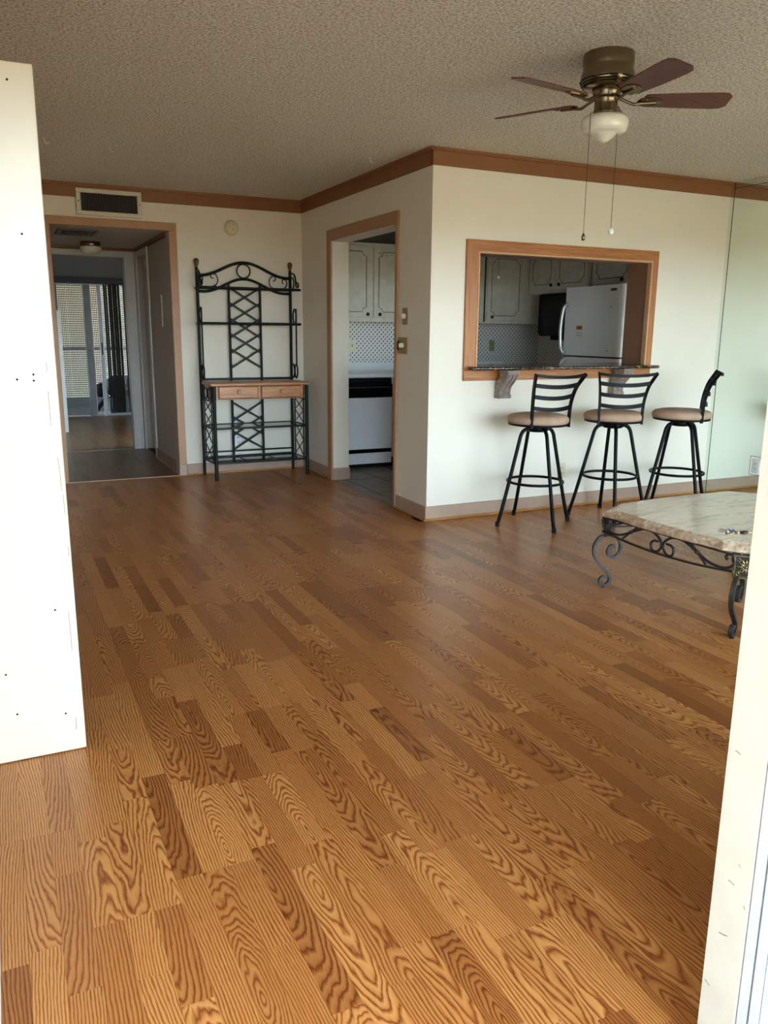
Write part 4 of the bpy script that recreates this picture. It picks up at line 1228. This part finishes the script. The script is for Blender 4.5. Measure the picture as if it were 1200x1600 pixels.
mc = thing('over_range_cabinet', 'short white two door cabinet above the black microwave', 'cabinet', (5.35, 6.75, 1.683))
B(XE, 5.558, 6.272, YC - .0195, 1.683, 2.115).build('carcass', m_cab, mc)
cab_door(mc, 6.80, 7.21, 1.722, 2.09, XE, 'x', (6.83, 1.765))
cab_door(mc, 6.285, 6.765, 1.722, 2.09, XE, 'x', (6.70, 1.765))
mw_ = thing('microwave', 'black microwave hanging under the kitchen cabinets beside the fridge', 'microwave', (5.3, 6.6, 1.25))
B(5.10, 5.557, 6.30, 6.97, 1.262, 1.681, bev=.006).build('case', m_applblack, mw_)
B(5.082, 5.0995, 6.47, 6.965, 1.285, 1.675, bev=.005).build('door', m_applblack, mw_)
B(5.079, 5.0815, 6.55, 6.88, 1.36, 1.60).build('window', m_microwindow, mw_)
B(5.09, 5.0995, 6.305, 6.465, 1.285, 1.675, bev=.003).build('control_panel', m_label_k, mw_)
B(5.12, 5.55, 6.32, 6.80, 1.225, 1.2615, bev=.004).build('vent_hood', m_applblack, mw_)
# fridge
fx, fy0, fy1 = 4.86, 5.485, 6.265
fg = thing('refrigerator', 'silvery white top freezer refrigerator behind the bar counter', 'refrigerator', (5.2, 5.87, 0))
B(fx + .075, 5.55, fy0 + .01, fy1 - .01, .03, 1.695, bev=.008).build('body', m_fridge, fg)
def rdoor(n_, z0, z1):
    rr = .035; poly_ = [(fx + .07, fy0), (fx + .07, fy1)]
    po = [(fx + .07, fy0)] + [(fx + rr - rr * math.cos(t_ * math.pi / 10 * .5 * 1), 0) for t_ in []]
    pts = [(fx + .07, fy1)] + [(fx + rr - rr * math.sin(k * math.pi / 12), fy1 - rr + rr * math.cos(k * math.pi / 12)) for k in range(7)]
    pts += [(fx + rr - rr * math.cos(k * math.pi / 12), fy0 + rr - rr * math.sin(k * math.pi / 12)) for k in range(7)] + [(fx + .07, fy0)]
    return MB().prism(pts, z0, z1).build(n_, m_fridge, fg)
fd = rdoor('freezer_door', 1.093, 1.705)
ld = rdoor('fridge_door', .09, 1.078)
B(fx + .02, fx + .074, fy0 + .01, fy1 - .01, 1.078, 1.093).build('door_seal', m_ventdark, fg)
B(fx + .09, 5.5, fy0 + .03, fy1 - .03, 0, .03).build('feet', m_void, fg)
hp = [(fx, 6.205, 1.555), (fx - .028, 6.212, 1.545), (fx - .042, 6.222, 1.50), (fx - .050, 6.235, 1.35), (fx - .046, 6.232, 1.20), (fx - .038, 6.220, 1.130), (fx - .02, 6.21, 1.118), (fx, 6.205, 1.118)]
MB().sweep(cr(hp, 5), [(-.014, -.010), (.014, -.010), (.014, .010), (-.014, .010)], (1, .0, 0), smooth=True).build('handle', m_chrome, fd, org=fg['_o'])
hp = [(fx, 6.205, 1.055), (fx - .028, 6.212, 1.050), (fx - .046, 6.232, .98), (fx - .050, 6.235, .80), (fx - .038, 6.220, .55), (fx, 6.205, .54)]
MB().sweep(cr(hp, 5), [(-.014, -.010), (.014, -.010), (.014, .010), (-.014, .010)], (1, .0, 0), smooth=True).build('handle', m_chrome, ld, org=fg['_o'])
B(fx - .003, fx, 5.555, 5.63, 1.655, 1.675, bev=.001).build('badge', m_label_k, fd, org=fg['_o'])
B(fx - .0015, fx, 5.985, 6.065, 1.325, 1.362).build('yellow_label', m_label_y, fd, org=fg['_o'])
tx = MB()
for k in range(5): tx.box(fx - .0022, fx - .0016, 5.99 + k * .015, 5.998 + k * .015, 1.335, 1.352)
tx.build('label_print', m_label_k, fd, org=fg['_o'])
gl = MB()
for r_ in range(2):
    for k in range(4): gl.box(fx - .001, fx, 5.985 + k * .02, 5.998 + k * .02, 1.272 + r_ * .022, 1.277 + r_ * .022)
gl.build('small_print', m_louver, fd, org=fg['_o'])
for (y, z) in ((5.615, 1.52), (5.63, 1.145)):
    MB().lathe([(.0001, -.006), (.007, -.004), (.008, 0)][::-1], 10, (fx, y, z), 'x').build('screw_cap', m_chrome, fd, org=fg['_o'])
B(fx + .05, fx + .12, fy0 + .02, fy0 + .09, 1.7055, 1.72, bev=.004).build('hinge_cover', m_fridge, fg)
# base run
bc = thing('base_cabinet', 'white base cabinet beside the dishwasher in the kitchen', 'cabinet', (4.3, 7.28, 0))
B(3.425, 5.09, 6.985, 7.598, .10, .868).build('carcass', m_cab, bc)
B(3.425, 5.09, 7.03, 7.598, 0, .10).build('plinth', m_void, bc)
for k in range(3):
    x0 = 3.45 + k * .54
    cab_door(bc, x0, x0 + .51, .14, .68, 6.985, 'y', (x0 + .46, .64))
    B(x0, x0 + .51, 6.967, 6.9845, .71, .85, bev=.003).build('drawer', m_cab, bc)
wt = thing('kitchen_worktop', 'white laminate worktop with upstand above the dishwasher', 'worktop', (4.1, 7.26, .87))
B(XD + .15, 5.09, 6.93, 7.585, .870, .907, bev=.004).build('top', m_laminate, wt)
B(XD + .15, 5.09, 7.585, 7.5995, .870, .985, bev=.002).build('upstand', m_laminate, wt)
dw = thing('dishwasher', 'white dishwasher with black control strip in the kitchen doorway', 'dishwasher', (3.12, 7.25, 0))
B(2.815, 3.420, 7.00, 7.58, .06, .862).build('tub', m_ventdark, dw)
B(2.818, 3.417, 6.962, 6.9995, .190, .680, bev=.004).build('door_panel', m_appl, dw)
B(2.818, 3.417, 6.950, 6.9995, .684, .808, bev=.004).build('control_panel', m_applblack, dw)
B(2.818, 3.417, 6.975, 6.9995, .810, .860, bev=.003).build('vent_trim', m_applblack, dw)
B(2.83, 3.40, 6.9460, 6.9498, .775, .781).build('trim_line', m_louver, dw)
B(2.818, 3.417, 6.965, 6.9995, .153, .188).build('black_strip', m_applblack, dw)
B(2.818, 3.417, 6.962, 6.9995, .048, .151, bev=.003).build('lower_panel', m_appl, dw)
B(2.83, 3.41, 7.03, 7.06, 0, .06).build('kickplate', m_void, dw)
pc_ = thing('light_pull_cord', 'thin pull cord hanging in front of the kitchen cabinets', 'pull cord', (4.08, 6.2, 1.76))
MB().tube([(4.078, 6.2, 1.775), (4.078, 6.2, 2.118)], .0018, 5).build('cord', m_chain, pc_)
MB().lathe([(.0001, 1.755), (.010, 1.757), (.012, 1.770), (.006, 1.782), (.0001, 1.784)], 12, (4.078, 6.2, 0)).build('pull_knob', m_ivory, pc_)
